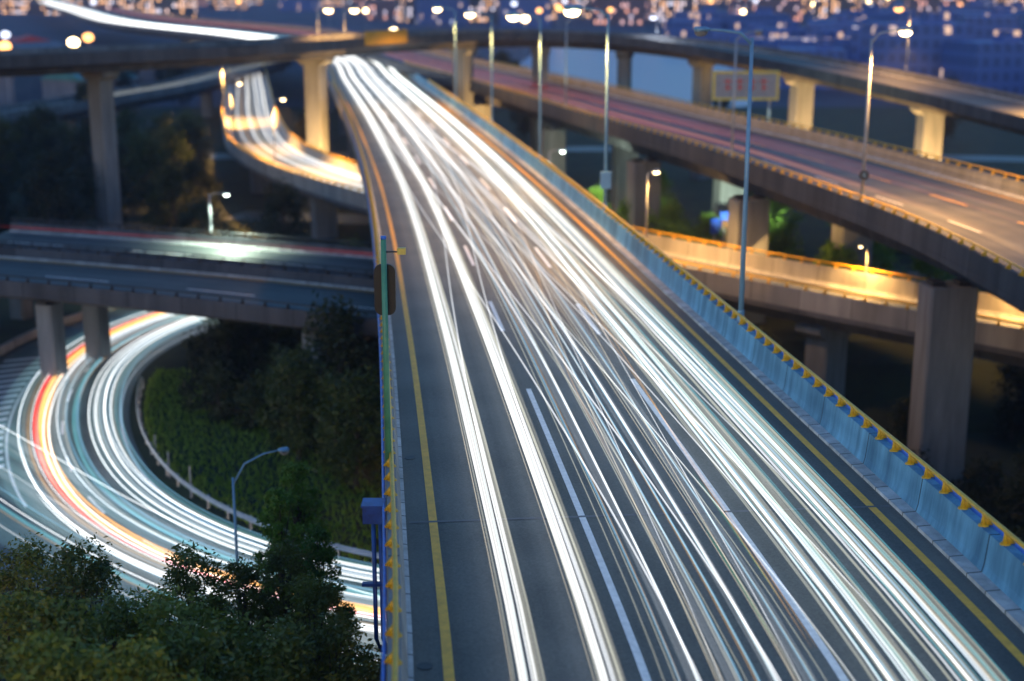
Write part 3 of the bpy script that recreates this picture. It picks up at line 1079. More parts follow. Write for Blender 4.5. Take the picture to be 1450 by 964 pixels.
G_LOOP = 'light streaks round the loop road'
LL = LOOP.L
for (a, b, wd, mt, k0, k1, nm) in (
        (5.6, 4.7, .30, 'light_orange', .06, .82, 'broad orange'), (6.0, 5.0, .22, 'light_red', .10, .82, 'bright red'), (5.2, 4.4, .12, 'light_orange', .1, .8, 'broad orange'),
        (6.4, 5.6, .08, 'light_amber', .1, .7, 'amber'), (3.9, 5.2, .09, 'light_amber', .12, .65, 'amber'), (3.4, 5.8, .07, 'light_loop', .05, 1, 'white'),
        (4.4, 6.0, .07, 'light_loop', .3, 1, 'white'), (4.8, 3.2, .07, 'light_blue', .05, .7, 'pale blue'), (2.4, 3.0, .07, 'light_amber', .15, .5, 'amber'),
        (1.9, 2.0, .06, 'light_loop', .14, 1, 'white'), (2.3, 2.4, .06, 'light_loop', .2, 1, 'white'), (1.4, 1.5, .07, 'light_loop', .16, 1, 'white'), (1.1, 1.0, .06, 'light_loop', .2, 1, 'white'),
        (3.1, 2.9, .12, 'light_blue', .1, .9, 'pale blue'), (2.8, 3.6, .22, 'light_teal', .1, 1, 'teal'), (1.7, 1.7, .5, 'light_soft', .1, 1, 'faint bluish'), (4.2, 4.0, .6, 'light_soft', .1, 1, 'faint bluish'),
        (5.0, 6.2, .08, 'light_cream', .45, 1, 'cream'), (6.2, 6.4, .07, 'light_loop', .55, 1, 'white'), (5.6, 6.2, .06, 'light_amber', .4, 1, 'amber'), (4.6, 5.4, .1, 'light_cream', .05, .6, 'cream'),
        (.5, .5, .07, 'light_blue', .3, 1, 'pale blue'), (.8, .7, .05, 'light_teal', .3, 1, 'teal'), (6.4, 6.6, .06, 'light_loop', .6, 1, 'white')):
    s0_, s1_ = LL * k0, LL * k1
    streak(LOOP, s0_, s1_, (lambda s, a=a, b=b, s0_=s0_, s1_=s1_: a + (b - a) * ((s - s0_) / (s1_ - s0_))), .6, wd, mt, nm + ' streak curving round the loop road', G_LOOP, .7, 1.6, sgn)
for (a, b, wd, mt) in ((-2.4, -2.8, .05, 'light_loop'), (-1.4, -1.2, .04, 'light_cream'), (.2, .3, .05, 'light_white'), (1.4, 1.7, .06, 'light_blue'), (2.2, 2.2, .05, 'light_loop'),
                       (3.0, 2.7, .06, 'light_amber'), (3.7, 3.6, .06, 'light_white'), (0.2, 1.0, .5, 'light_soft'), (-2, -2, .5, 'light_soft'), (2.6, 2.6, .2, 'light_teal')):
    L_ = MERGE.L
    streak(MERGE, 0, L_, (lambda s, a=a, b=b: a + (b - a) * s / L_), .6, wd, mt, 'streak of light on the merging road behind the foreground trees', 'light streaks on the merging road', .7, 2)


for k in range(16):
    a_, b_ = random.uniform(.8, 6.6), random.uniform(-.7, .7)
    k0 = random.uniform(.05, .3)
    streak(LOOP, LL * k0, LL * random.uniform(.75, 1), (lambda s, a_=a_, b_=b_, k0=k0: a_ + b_ * (s / LL - k0)), random.uniform(.5, .9), random.uniform(.03, .06), random.choice(('light_white', 'light_loop', 'light_blue', 'light_teal', 'light_cream')), 'fine pale thread of light curving round the loop road', 'fine light threads round the loop road', .7, 1.6, sgn)
for a, wd in ((1.5, 2.0), (4.0, 2.2), (6.6, 2.0)):  # glowing sheets added to lift the brightness of the road
    streak(LOOP, LL * .12, LL, drift(a, .1, 0), .5, wd, 'light_veil', 'wide pale teal glow sheet added over the loop road', 'added pale glows over the loop road', .1, 1.6, sgn)
for a, wd in ((-2.2, 2.4), (.6, 2.4), (3.4, 2.0)):
    streak(MERGE, 0, MERGE.L, drift(a, .1, 0), .5, wd, 'light_veil', 'wide pale teal glow sheet added over the merging road', 'added pale glows over the merging road', .1, 2)


# ------------------------------------------------------------------ lamps, signs, small things on the viaducts
def street_lamp(base, h, arm, label, pole='pole_blue', r=.11, lit=None, power=0, rise=.5, head_r=.28, box=None, group=None, straight=False, col=None, spot=150):
    """arm: horizontal vector of the arm"""
    T = thing('street_lamp', label, 'street lamp', base, group)
    b = Vector(base)
    MB().tube([b, b + Vector((0, 0, .05)), b + Vector((0, 0, .06)), b + Vector((0, 0, .45))], [r * 1.9, r * 1.9, r * 1.3, r * 1.2], 10).build('base', pole, T)
    MB().tube([b + Vector((0, 0, .05)), b + Vector((0, 0, h))], [r, r * .62], 12).build('pole', pole, T, True)
    top = b + Vector((0, 0, h))
    a = Vector((arm[0], arm[1], 0))
    tip = top + a + Vector((0, 0, rise))
    MB().tube([top - Vector((0, 0, .25)), top + a * .25 + Vector((0, 0, rise * .55)), top + a * .65 + Vector((0, 0, rise * .9)), tip], [r * .55, r * .5, r * .45, r * .4], 8).build('arm', pole, T, True)
    d = a.normalized()
    rz = math.atan2(d.y, d.x)
    L = head_r * 2.2
    c = tip + d * L * .3
    q = MB()
    q.tube([c - d * L * .5, c - d * L * .3, c + d * L * .35, c + d * L * .5], [head_r * .35, head_r * .8, head_r, head_r * .35], 10, flat=(1, .45))
    hd = q.build('lamp_head', pole, T, True)
    ln = MB()
    e = c + d * L * .05 - Vector((0, 0, head_r * .28))
    V, F_ = [], []
    n = 12
    for j, (rr2, zz) in enumerate(((1, .02), (.92, -.35), (.6, -.62), (.0, -.72))):
        for k in range(n):
            an = 6.2832 * k / n
            V.append(e + Vector((math.cos(an) * rr2 * head_r * .95, math.sin(an) * rr2 * head_r * .95, zz * head_r)))
    for j in range(3):
        for k in range(n):
            F_.append((j * n + k, j * n + n + k, j * n + n + (k + 1) % n, j * n + (k + 1) % n))
    ln.add(V, F_)
    lo_ = ln.build('lens', lit or 'lamp_off', None, True)
    lo_.parent = hd
    if box:
        z = h * box
        q = MB().box(b + Vector((0, -.14, z)), (.62, .22, 1.0))
        q.box(b + Vector((0, -.255, z)), (.5, .02, .86))
        q.build('control_box', 'pole_blue', T)
    if power:
        l = bpy.data.lights.new('lamp_light', 'SPOT' if spot else 'POINT')
        l.energy = power
        if spot:
            l.spot_size = R(spot)
            l.spot_blend = .6
        l.color = col or {'lamp_warm': (1, .50, .13), 'lamp_white': (.8, 1, .75), 'lamp_orange': (1, .5, .15), 'lamp_pale': (.85, .9, 1)}[lit]
        l.shadow_soft_size = .3
        lo = bpy.data.objects.new('lamp_light', l)
        COL.objects.link(lo)
        lo.parent = T
        lo.location = e + Vector((0, 0, -head_r - .2)) - T.location
    return T


rb = W3 + .55 + .34 + .22
for (y, h, lab_, lit, pw, box) in ((51.5, 10.6, 'tall pale blue lamp pole on the right parapet, nearest of the row', None, 0, None),
                                  (81.5, 11.3, 'tall pale blue lamp pole with a teal control box on the right parapet', 'lamp_warm', 3500, .16),
                                  (108, 10.6, 'third pale lamp pole of the row on the right parapet', 'lamp_warm', 3500, None),
                                  (137, 10.3, 'fourth lamp pole of the row, blurred, on the right parapet', 'lamp_warm', 3500, None),
                                  (168, 10.3, 'farthest lamp pole of the row on the right parapet by the high overpass', 'lamp_warm', 3500, None)):
    s = sY(y)
    c = MAIN.off(s, rb + .1, 1.0)
    rgt = MAIN.at(s)[1]
    street_lamp(c, h, tuple(-rgt * 1.7), lab_, 'pole_blue', .105, lit, pw, .3, .5 if lit else .26, box)
c = OPP.off(so(85.5), .33, 1.0)
t = street_lamp(c, 9.6, (1.8, .4), 'lit lamp with a round plate on the near parapet of the second viaduct', 'pole_grey', .12, 'lamp_warm', 10000, .5, .40)
q = MB()
q.tube([c + Vector((0, -.16, 1.55)), c + Vector((0, -.20, 1.55))], .30, 24)
pl = q.build('number_plate', 'dark_steel', t)
q = MB()
for a_, b_ in (((-.10, -.02), (.03, .16)), ((.05, .17), (.05, -.17)), ((-.11, -.04), (.13, -.04))):
    q.tube([c + Vector((a_[0], -.215, 1.55 + a_[1])), c + Vector((b_[0], -.215, 1.55 + b_[1]))], .02, 6)
o = q.build('numeral', 'pole_blue', None)
o.parent = pl
o.location = -t.location
o.matrix_parent_inverse = Matrix.Identity(4)
o.location = (0, 0, 0)
for (y, lab_) in ((108, 'slim unlit pole on the second viaduct where it passes the sign board'), (150, 'slim pole on the far stretch of the second viaduct')):
    street_lamp(OPP.off(so(y), .33, 1.0), 8.7, (1.5, .4), lab_, 'pole_grey', .10, None, 0, .5, .3)
# lamps of the ramp
for (x, a0_, off, h, lab_, pw, lit) in ((436, 100, 3.75, 6.6, 'slender lit lamp standing on the bend of the ramp left of the main viaduct', 15000, 'lamp_warm'),
                                 (344, 41, 3.75, 6.6, 'slender lit lamp halfway down the bend of the ramp at left', 9000, 'lamp_warm'),
                                 (340, 40, 3.75, 7, 'blurred lit lamp where the ramp comes out from under the high overpass', 15000, 'lamp_warm')):
    s = spx(x, a0_) if x > 400 else RAMP.s_near(pick(354, 172, 6) if x == 340 else pick(352, 212, 6))
    r_ = RAMP.at(s)[1]
    street_lamp(RAMP.off(s, off, 1.25), h, tuple(r_ * (-.9 if off > 0 else .9)), lab_, 'pole_grey', .08, lit, pw, .2, .26, spot=118)
sr = spx(958, s_mid + 10)
street_lamp(RAMP.off(sr, 3.75, 1.25), 6.2, tuple(RAMP.at(sr)[1] * -.8), 'slender lit lamp on the yellow ramp right of the main viaduct', 'pole_grey', .08, 'lamp_warm', 5000, .15, .24)
for (x_, pw_, lab_) in ((1175, 6000, 'warm lamp low on the far parapet of the yellow ramp, left of the big pier'), (1420, 6000, 'warm lamp low on the far parapet of the yellow ramp, right of the big pier')):
    sr2 = spx(x_, s_mid + 30)
    street_lamp(RAMP.off(sr2, -3.75, 1.25), 1.9, tuple(RAMP.at(sr2)[1] * .8), lab_, 'pole_grey', .06, 'lamp_warm', pw_ * .25, .15, .12)
pb = pick(778, 214, 8.2)
pb = Vector((0, 0, CAM_Z)) + (pb - Vector((0, 0, CAM_Z))) * (128 / pb.y)
street_lamp((pb.x, pb.y, 0), max(6, pb.z), (1.0, -.2), 'lit white lamp on a slim pole between the main viaduct and the second one', 'pole_grey', .09, 'lamp_white', 300, .1, .24)
# low viaduct lamp
c = LOWR.off(s_px(LOWR, 207), -8.6, .95)
street_lamp(c, 2.9, (1.3, -.6), 'short lamp with greenish white light over the low dark viaduct', 'pole_grey', .07, 'lamp_white', 2600, .1, .2)
# loop road lamp (unlit)
c = pick(343, 935, 0)
street_lamp(c, 7.6, (1.75, .5), 'unlit blue lamp with a slanting arm rising out of the foreground trees', 'pole_blue', .08, None, 0, .95, .2)
# lamps along the high overpass
for (x, py, lab_, lit, pw) in ((548, 14, 'blurred warm lamp on the high overpass above the yellow panel painted as lamplight', 'lamp_warm', 900), (575, 14, 'blurred warm lamp with a bright disc on the high overpass', 'lamp_warm', 900),
                               (893, 30, 'dim blurred lamp on the high overpass above the blue water', 'lamp_pale', 300), (1180, 12, 'pole with a pale orange lamp cluster on the descending overpass', 'lamp_orange', 2500),
                               (1362, 40, 'dim pale lamp on the descending overpass, second from the right edge', 'lamp_orange', 200), (1433, 88, 'bright lamp on the descending overpass at the right edge', 'lamp_warm', 14000)):
    s = s_px(HIGH, x)
    b = HIGH.off(s, -9.55, 1.0)
    # height so the lamp shows where it does
    v_ = (482 - py) / FPX
    zt = CAM_Z + (b.y) * (-SN + v_ * CS) / (CS + v_ * SN)
    street_lamp(b, max(2.2, zt - b.z), tuple(HIGH.at(s)[1] * 1.2), lab_, 'pole_grey', .10, lit, pw, .2, .55)
# added flood lamps, no source seen, that make the piers and trees glow
def added_floodlight(base, aim, power, label, col=(1, .52, .15), mast=0., cone=95):
    b, a = Vector(base), Vector(aim)
    T = thing('added_floodlight', label, 'added_floodlight', b)
    d = (a - b).normalized()
    M = d.to_track_quat('Z', 'Y').to_matrix()
    c = b + Vector((0, 0, .75 + mast))
    MB().box(b + Vector((0, 0, .05)), (.5, .5, .1)).box(b + Vector((0, 0, .33 + mast / 2)), (.1, .3 if not mast else .1, .5 + mast)).build('stand', 'dark_steel', T)
    hd = MB().box(c, (.7, .5, .28), ax=M).build('housing', 'dark_steel', T)
    o_ = MB().box(c + M @ Vector((0, 0, .15)), (.6, .4, .02), ax=M).build('lens', 'lamp_warm', None)
    o_.parent = hd
    l = bpy.data.lights.new('added_flood_light', 'SPOT')
    l.energy = power
    l.color = col
    l.spot_size = R(cone)
    l.spot_blend = .8
    l.shadow_soft_size = .2
    lo = bpy.data.objects.new('added_flood_light', l)
    COL.objects.link(lo)
    lo.parent = T
    lo.location = c + d * .25 - T.location
    lo.rotation_euler = (-d).to_track_quat('Z', 'Y').to_euler()


for x_, pw_, lab_ in ((1140, 14000, 'added sodium flood lamp at the foot of the orange glowing pier of the descending overpass'), (1328, 16000, 'added sodium flood lamp at the foot of the yellow glowing pier of the descending overpass'),
                      (450, 16000, 'added sodium flood lamp at the foot of the amber pier between ramp and main viaduct'), (655, 9000, 'added sodium flood lamp below the big pier between the two viaducts')):
    s = s_px(HIGH, x_, -4.9)
    pp = HIGH.off(s, -4.9)
    bb = Vector((pp.x + (2.0 if x_ < 700 else -1.0), pp.y - 6.5, 0))
    added_floodlight(bb, (pp.x, pp.y, 10.0), pw_, lab_)
pp = OPP.off(so(108), 1.9)
for x_, y_, tx, ty, l_, pw_, cone in ((9.0, 133, 9.5, 152, 'left', 3500, 95), (17.2, 113, 22.5, 131, 'right', 15000, 48)):  # added mast lamps that brighten the green trees
    added_floodlight((x_, y_, 0), (tx, ty, 2), pw_, 'added white flood lamp on a short mast shining on the bright green trees, ' + l_ + ' one of two', (.85, 1, .7), 6.2, cone)
added_floodlight((pp.x - 4.0, pp.y - 5.0, 0), (pp.x, pp.y, 9.0), 9000, 'added sodium flood lamp below the yellow glowing pier beyond the ramp')
# pole with dark plate on the left parapet
s = sY(35.2)
c = MAIN.off(s, -.68 - .10 - .30, 1.0)
T = thing('sign_pole', 'green pole with a rounded black plate standing on the left parapet', 'sign pole', c)
MB().tube([c, c + Vector((0, 0, 5.95))], [.085, .07], 14).build('pole', 'pole_green', T, True)
MB().tube([c + Vector((0, 0, 5.94)), c + Vector((0, 0, 6.02))], .075, 14).build('pole_cap', 'rail_blue', T, True)
mb = MB()
V = []
hw, hh, rd = .27, .66, .2
ring = []
for (cx, cz, a_) in ((hw - rd, hh - rd, 0), (-hw + rd, hh - rd, 90), (-hw + rd, -hh + rd, 180), (hw - rd, -hh + rd, 270)):
    for k in range(7):
        an = R(a_ + 15 * k)
        ring.append((cx + rd * math.cos(an), cz + rd * math.sin(an)))
n = len(ring)
pc = c + Vector((0, .16, 4.62))
for yy in (-.05, .05):
    for a_, b_ in ring:
        V.append(pc + Vector((a_, yy, b_)))
mb.add(V, [tuple(range(n)), tuple(range(2 * n - 1, n - 1, -1))] + [((k + 1) % n, k, n + k, n + (k + 1) % n) for k in range(n)])
mb.build('plate', 'black_plate', T)
MB().box(c + Vector((0, .09, 4.95)), (.12, .1, .06)).box(c + Vector((0, .09, 4.3)), (.12, .1, .06)).build('bracket', 'dark_steel', T)
MB().tube([c + Vector((.05, 0, 5.62)), c + Vector((.36, 0, 5.62))], .02, 8).build('side_arm', 'dark_steel', T)
MB().box(c + Vector((.45, 0, 5.64)), (.21, .14, .16)).build('camera_box', 'sign_yellow', T)
# drain hopper and blue pipes at the left edge
s = sY(32.3)
c = MAIN.off(s, -.68 - .10 - .40, 0)
T = thing('drain_pipes', 'two blue drain pipes under a hopper box left of the main viaduct', 'drain pipes', c)
MB().box(c + Vector((-.28, 0, .72)), (.5, .5, .42)).box(c + Vector((-.28, 0, .955)), (.56, .56, .05)).build('hopper_box', 'pipe_blue', T)
for dx in (-.30, -.13):
    MB().tube([c + Vector((dx, 0, .52)), c + Vector((dx, 0, -2.6)), c + Vector((dx + .1, 0, -2.9)), c + Vector((dx + .9, 0, -3.2))], .055, 10).build('pipe', 'pipe_blue', T, True)
MB().box(c + Vector((-.3, 0, -1.15)), (.62, .16, .07)).build('clamp', 'pipe_blue', T)
# blue road signs
for (x, y, zz, hh) in ((1012, 320, 5.2, .9), (1026, 310, 5.6, .9)):
    pb = pick(x, y, zz)
    T = thing('road_sign', 'blue rectangular road sign among the trees, ' + ('left and lower' if x < 1020 else 'right and higher') + ' of the two', 'road sign', (pb.x, pb.y, 0))
    MB().tube([(pb.x, pb.y + .1, 0), (pb.x, pb.y + .1, zz + .6)], .06, 8).build('pole', 'pole_grey', T)
    bd = MB().box((pb.x, pb.y, zz), (.9, .06, 1.3), R(35)).build('board', 'sign_blue', T)
    M_ = Matrix.Rotation(R(35), 3, 'Z')
    q = MB()
    for (dx, dz, w_, h_) in ((-.2, .35, .3, .05), (.15, .2, .28, .05), (-.1, -.05, .4, .05), (.1, -.3, .3, .05)):
        q.box(Vector((pb.x, pb.y, zz)) + M_ @ Vector((dx, -.04, dz)), (w_, .01, h_), R(35))
    o = q.build('lettering', 'sign_white', None)
    o.parent = bd
# board with yellow frame under the descending overpass
pb = pick(1056, 121, 11.5)
pb = Vector((0, 0, CAM_Z)) + (pb - Vector((0, 0, CAM_Z))) * (150 / pb.y)
T = thing('sign_board', 'pale board with red marks in a yellow frame below the high overpass', 'sign board', (pb.x, pb.y, 0))
for e in (-2.6, 2.6):
    MB().tube([(pb.x + e, pb.y + .3, 0), (pb.x + e, pb.y + .3, pb.z)], .15, 8).build('leg', 'pole_grey', T)
bd = MB().box(pb, (6.4, .2, 2.5)).build('board', 'sign_white', T)
q = MB()
q.box(pb + Vector((0, -.02, 1.37)), (6.9, .3, .26)).box(pb + Vector((0, -.02, -1.37)), (6.9, .3, .26)).box(pb + Vector((-3.33, -.02, 0)), (.26, .28, 2.48)).box(pb + Vector((3.33, -.02, 0)), (.26, .28, 2.48))
q.build('frame', 'sign_yellow', T)
for k in range(4):
    x_ = -1.9 + k * 1.25
    q = MB()
    q.box(pb + Vector((x_, -.12, .1)), (.16, .03, 1.3)).box(pb + Vector((x_, -.125, .45)), (.8, .03, .16)).box(pb + Vector((x_ + .05, -.13, -.2)), (.62, .03, .16))
    o = q.build('red_mark', 'sign_red', None)
    o.parent = bd
# added panel whose yellow is lamplight painted onto the high overpass parapet
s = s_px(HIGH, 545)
T = thing('painted_glow_panel', 'yellow panel painted as lamplight along the parapet of the high overpass', 'painted glow', HIGH.off(s, 0))
MB().sweep([(p, r, s_) for p, r, s_ in HIGH.frames(s - 4.6, s + 4.6, 1.5)], [(.16, -.1), (.22, -.1), (.22, 1.5), (.16, 1.5)]).build('painted_glow', 'glow_paint_yellow', T)
# slim white marker posts on the grass
for k, (x, y, h) in enumerate(((200, 605, 1.0), (221, 648, 1.3), (240, 676, 1.4), (271, 705, 1.7))):
    c = pick(x, y, 0)
    T = MB().tube([c, c + Vector((0, 0, h)), c + Vector((0, 0, h + .06))], [.045, .045, .02], 8).build('marker_post', 'sign_white')
    tag(T, ('first and farthest', 'second', 'third', 'last and nearest')[k] + ' white marker post on the grass inside the loop', 'marker post', 'white marker posts along the loop')


# ------------------------------------------------------------------ trees
def make_tree(name, label, mat, h, rad, n_clump, n_leaf, leaf, seed, low=.25, aspect=1.0, group=None):
    rnd = random.Random(seed)
    T = thing(name, label, 'tree', (0, -400 - seed * 20, 0), group)
    tr = MB()
    lean = Vector((rnd.uniform(-.5, .5), rnd.uniform(-.5, .5), 0))
    stem = [Vector((0, 0, -.2)), Vector((0, 0, h * .25)) + lean * .3, Vector((0, 0, h * .55)) + lean * .8, Vector((0, 0, h * .9)) + lean]
    tr.tube(stem, [h * .022 + .05, h * .018 + .03, h * .012 + .02, .02], 7)
    cr = MB()
    cl = []
    for i in range(n_clump):
        z = h * (low + (1 - low) * (i + rnd.random()) / n_clump)
        t = (z / h - low) / (1 - low)
        prof = (math.sin(math.pi * min(1, .12 + t * .85)) ** .7) * rnd.uniform(.55, 1.12)
        an = i * 2.4 + rnd.uniform(-.6, .6)
        rr3 = rad * prof * (rnd.random() ** .5)
        cl.append((Vector((math.cos(an) * rr3, math.sin(an) * rr3, z)) + lean * t, rad * (rnd.uniform(.13, .30) if h > 10 else rnd.uniform(.22, .42))))
    for c, cr_ in cl:
        k = min(max(c.z / h * .75, .15), .85)
        st = Vector((0, 0, h * k)) + lean * k
        mid = (st + c) / 2 + Vector((0, 0, -.1))
        tr.tube([st, mid, c], [h * .006 + .015, .03, .012], 5, cap=False)
    per = n_leaf // n_clump
    for c, cr_ in cl:
        for _ in range(per):
            d = Vector((rnd.gauss(0, 1), rnd.gauss(0, 1), rnd.gauss(0, .75)))
            d = d.normalized() * cr_ * (rnd.random() ** .45) * rnd.uniform(.7, 1.25)
            q = c + d
            if q.z < .2:
                continue
            u = Vector((rnd.gauss(0, 1), rnd.gauss(0, 1), rnd.gauss(-.3, .6))).normalized()
            v = u.cross(Vector((rnd.gauss(0, 1), rnd.gauss(0, 1), rnd.gauss(0, 1)))).normalized()
            L = leaf * rnd.uniform(.6, 1.5)
            W = L * .42
            cr.add([q - u * L * .5, q + v * W * .5, q + u * L * .5, q - v * W * .5], [(0, 1, 2, 3)])
    tr.build('trunk', 'bark', T, origin=(0, 0, 0))
    cr.build('crown', mat, T, origin=(0, 0, 0))
    return T


PROTO = {
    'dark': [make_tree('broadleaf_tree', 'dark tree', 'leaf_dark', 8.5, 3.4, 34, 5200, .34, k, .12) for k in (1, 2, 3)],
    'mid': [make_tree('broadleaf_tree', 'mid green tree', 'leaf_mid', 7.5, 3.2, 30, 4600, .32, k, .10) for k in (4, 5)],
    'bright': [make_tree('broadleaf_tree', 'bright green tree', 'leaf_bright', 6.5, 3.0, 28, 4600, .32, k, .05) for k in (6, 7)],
    'near': [make_tree('broadleaf_tree', 'near tree', 'leaf_olive', 14.0, 2.7, 70, 17000, .165, k, .28) for k in (8, 9, 10)],
    'feather': [make_tree('bamboo_clump', 'near tree', 'leaf_bright', 13.0, 1.8, 70, 16000, .18, k, .2) for k in (11, 12)],
    'bush': [make_tree('bush', 'bush', 'leaf_dark', 2.6, 1.9, 16, 1800, .22, 13, .05)],
}
used = set()


def plant(kind, x, y, sc, label, group, z=0.):
    pr = random.choice(PROTO[kind])
    rz = random.uniform(0, 6.28)
    s3 = (sc * random.uniform(.9, 1.1), sc * random.uniform(.9, 1.1), sc * random.uniform(.88, 1.1))
    if pr.name not in used:
        used.add(pr.name)
        pr.location = (x, y, z)
        pr.rotation_euler = (0, 0, rz)
        pr.scale = s3
        pr['label'] = label
        pr['group'] = group
        return pr
    return dup(pr, (x, y, z), rz, s3, label, group)


def clear_main(x, y, m=3.2):
    s = MAIN.s_at_y(y)
    p, r = MAIN.at(s)
    e = (Vector((x, y, 0)) - p)
    a = e.x * r.x + e.y * r.y
    return a < -m - .7 or a > 13 + m


def far_from(path, x, y, d):
    return min((p.x - x) ** 2 + (p.y - y) ** 2 for p in path.p[::2]) > d * d


def scatter(n, x0, x1, y0, y1, test, gap, tries=4000):
    out = []
    for _ in range(tries):
        if len(out) >= n:
            break
        x, y = random.uniform(x0, x1), random.uniform(y0, y1)
        if test(x, y) and all((x - a) ** 2 + (y - b) ** 2 > gap * gap for a, b in out):
            out.append((x, y))
    return out


# island between loop and main viaduct
inner = [(p.x, p.y) for p in LOOP.p]


def inside(x, y):
    s = LOOP.s_near((x, y, 0))
    p, r = LOOP.at(s)
    a = sgn * ((x - p.x) * r.x + (y - p.y) * r.y)
    return a < -1


isl = scatter(46, -24, -5.5, 63, 112, lambda x, y: inside(x, y) and far_from(LOOP, x, y, 4.6 if y > 80 else 7.5) and clear_main(x, y, 1.2) and (far_from(LOWF, x + 0, y, 0)), 2.5)
for x, y in isl:
    s_ = LOWF.s_near((x, y, 0))
    p, r = LOWF.at(s_)
    a = (x - p.x) * r.x + (y - p.y) * r.y
    if -21 < a < 1.5:
        plant('bush', x, y, 1.1, 'dark bush crouching under the low dark viaduct', 'bushes under the low viaduct')
    else:
        near_edge = not far_from(LOOP, x, y, 9.5)
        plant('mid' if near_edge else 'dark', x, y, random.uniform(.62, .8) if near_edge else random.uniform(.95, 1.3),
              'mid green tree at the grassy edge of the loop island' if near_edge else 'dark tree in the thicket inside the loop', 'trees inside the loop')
# right of the main viaduct, near, dark
def px_of(x, y):
    return 725 + FPX * x / (y * .97 + 5)


for x, y in scatter(44, 12, 50, 46, 96, lambda x, y: clear_main(x, y, 1.5) and far_from(RAMP, x, y, 6.0) and not (y < 80 and 1270 < px_of(x, y) < 1430) and not (y < 92 and 1130 < px_of(x, y) < 1240), 2.9):
    plant('dark', x, y, random.uniform(.5, .72), 'dark tree in the hollow right of the main viaduct', 'trees in the right hollow', ground_z(x, y))
for x, y in scatter(60, 13, 46, 58, 92, lambda x, y: clear_main(x, y, 1.0) and far_from(RAMP, x, y, 5.0), 2.0):
    plant('bush', x, y, random.uniform(.7, 1.1), 'low dark bush on the floor of the right hollow', 'bushes in the right hollow', ground_z(x, y))
# green trees beyond the ramp
for x, y in scatter(34, 4, 48, 106, 158, lambda x, y: clear_main(x, y, 2) and far_from(RAMP, x, y, 8) and far_from(EAST, x, y, 4.5), 3.6):
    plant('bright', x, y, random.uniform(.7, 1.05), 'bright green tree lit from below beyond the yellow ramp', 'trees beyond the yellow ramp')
# left background
for x, y in scatter(56, -82, -14, 120, 215, lambda x, y: clear_main(x, y, 3) and far_from(RAMP, x, y, 7) and far_from(FAR, x, y, 6) and far_from(BRANCH, x, y, 6) and not (y < 146 and abs(725 + FPX * x / (y * .97 + 5) - 150) < 62) and not (y < 152 and 345 < 725 + FPX * x / (y * .97 + 5) < 400) and not (y < 140 and 428 < 725 + FPX * x / (y * .97 + 5) < 490), 5):
    plant('dark' if random.random() < .6 else 'mid', x, y, random.uniform(.7, 1.15), 'tree of the dark wood behind the low viaduct', 'trees behind the low viaduct')
for x, y in scatter(14, -60, -37, 84, 118, lambda x, y: far_from(LOOP, x, y, 15) and not (-24 < (Vector((x, y, 0)) - LOWF.at(LOWF.s_near((x, y, 0)))[0]).dot(LOWF.at(LOWF.s_near((x, y, 0)))[1]) < 3), 3.5):
    plant('dark', x, y, random.uniform(.45, .7), 'dark tree outside the loop at the left edge', 'trees outside the loop')
# far trees
for x, y in scatter(40, -120, 160, 225, 420, lambda x, y: far_from(MAIN, x, y, 16) and far_from(OPP, x, y, 16) and far_from(RAMP, x, y, 8) and not (5 < x < 110 and y > 235), 9):
    plant('dark', x, y, random.uniform(.8, 1.3), 'far blurred tree between the viaducts and the town', 'far blurred trees')
# foreground
near_spots = [  # pixel of the top, distance, kind, label
    (40, 770, 38, 'near'), (112, 775, 34, 'near'), (0, 835, 30, 'near'), (60, 870, 27, 'near'), (170, 850, 31, 'near'), (262, 782, 36, 'near'), (235, 850, 30, 'near'),
    (345, 795, 40, 'near'), (400, 772, 41, 'near'), (420, 650, 48, 'feather'), (396, 690, 46, 'feather'), (450, 745, 43, 'feather'), (325, 880, 30, 'near'), (400, 890, 29, 'near'), (470, 880, 31, 'near'), (140, 905, 25, 'near'),
    (290, 905, 26, 'near'), (20, 925, 24, 'near'), (500, 935, 30, 'near'), (440, 820, 37, 'near')]
for k, (px, py, dist, kind) in enumerate(near_spots):
    q = pick(px, py, 10)
    top = Vector((0, 0, CAM_Z)) + (q - Vector((0, 0, CAM_Z))) * (dist / q.y)
    H = top.z
    sc = H / (14.2 if kind == 'near' else 13.2)
    t_ = plant(kind, top.x, top.y, 1, 'feathery tree standing tall before the loop road' if kind == 'feather' else 'dark olive tree in the foreground below the camera', 'foreground trees')
    wdt = sc * (1.0 if kind == 'near' else 1.0)
    t_.scale = (max(.55, wdt), max(.55, wdt), sc)
# unused prototypes leave no trace
for prs in PROTO.values():
    for pr in prs:
        if pr.name not in used:
            for ch in list(pr.children):
                bpy.data.objects.remove(ch)
            bpy.data.objects.remove(pr)
# grass on the slope inside the loop
gr = MB()
rg = random.Random(3)
for _ in range(15000):
    s = rg.uniform(gs0 - 4, gs1 - 4)
    a = -.9 - 8.0 * rg.random() ** 1.3
    c = loopoff(s, a, -.03)
    an = rg.uniform(0, 6.28)
    h = rg.uniform(.12, .38)
    d = Vector((math.cos(an), math.sin(an), 0))
    lean_ = Vector((rg.uniform(-.12, .12), rg.uniform(-.12, .12), h))
    gr.add([c - d * .05, c + d * .05, c + lean_], [(0, 1, 2)])
tag(gr.build('grass', 'grass_blade'), kind='stuff')

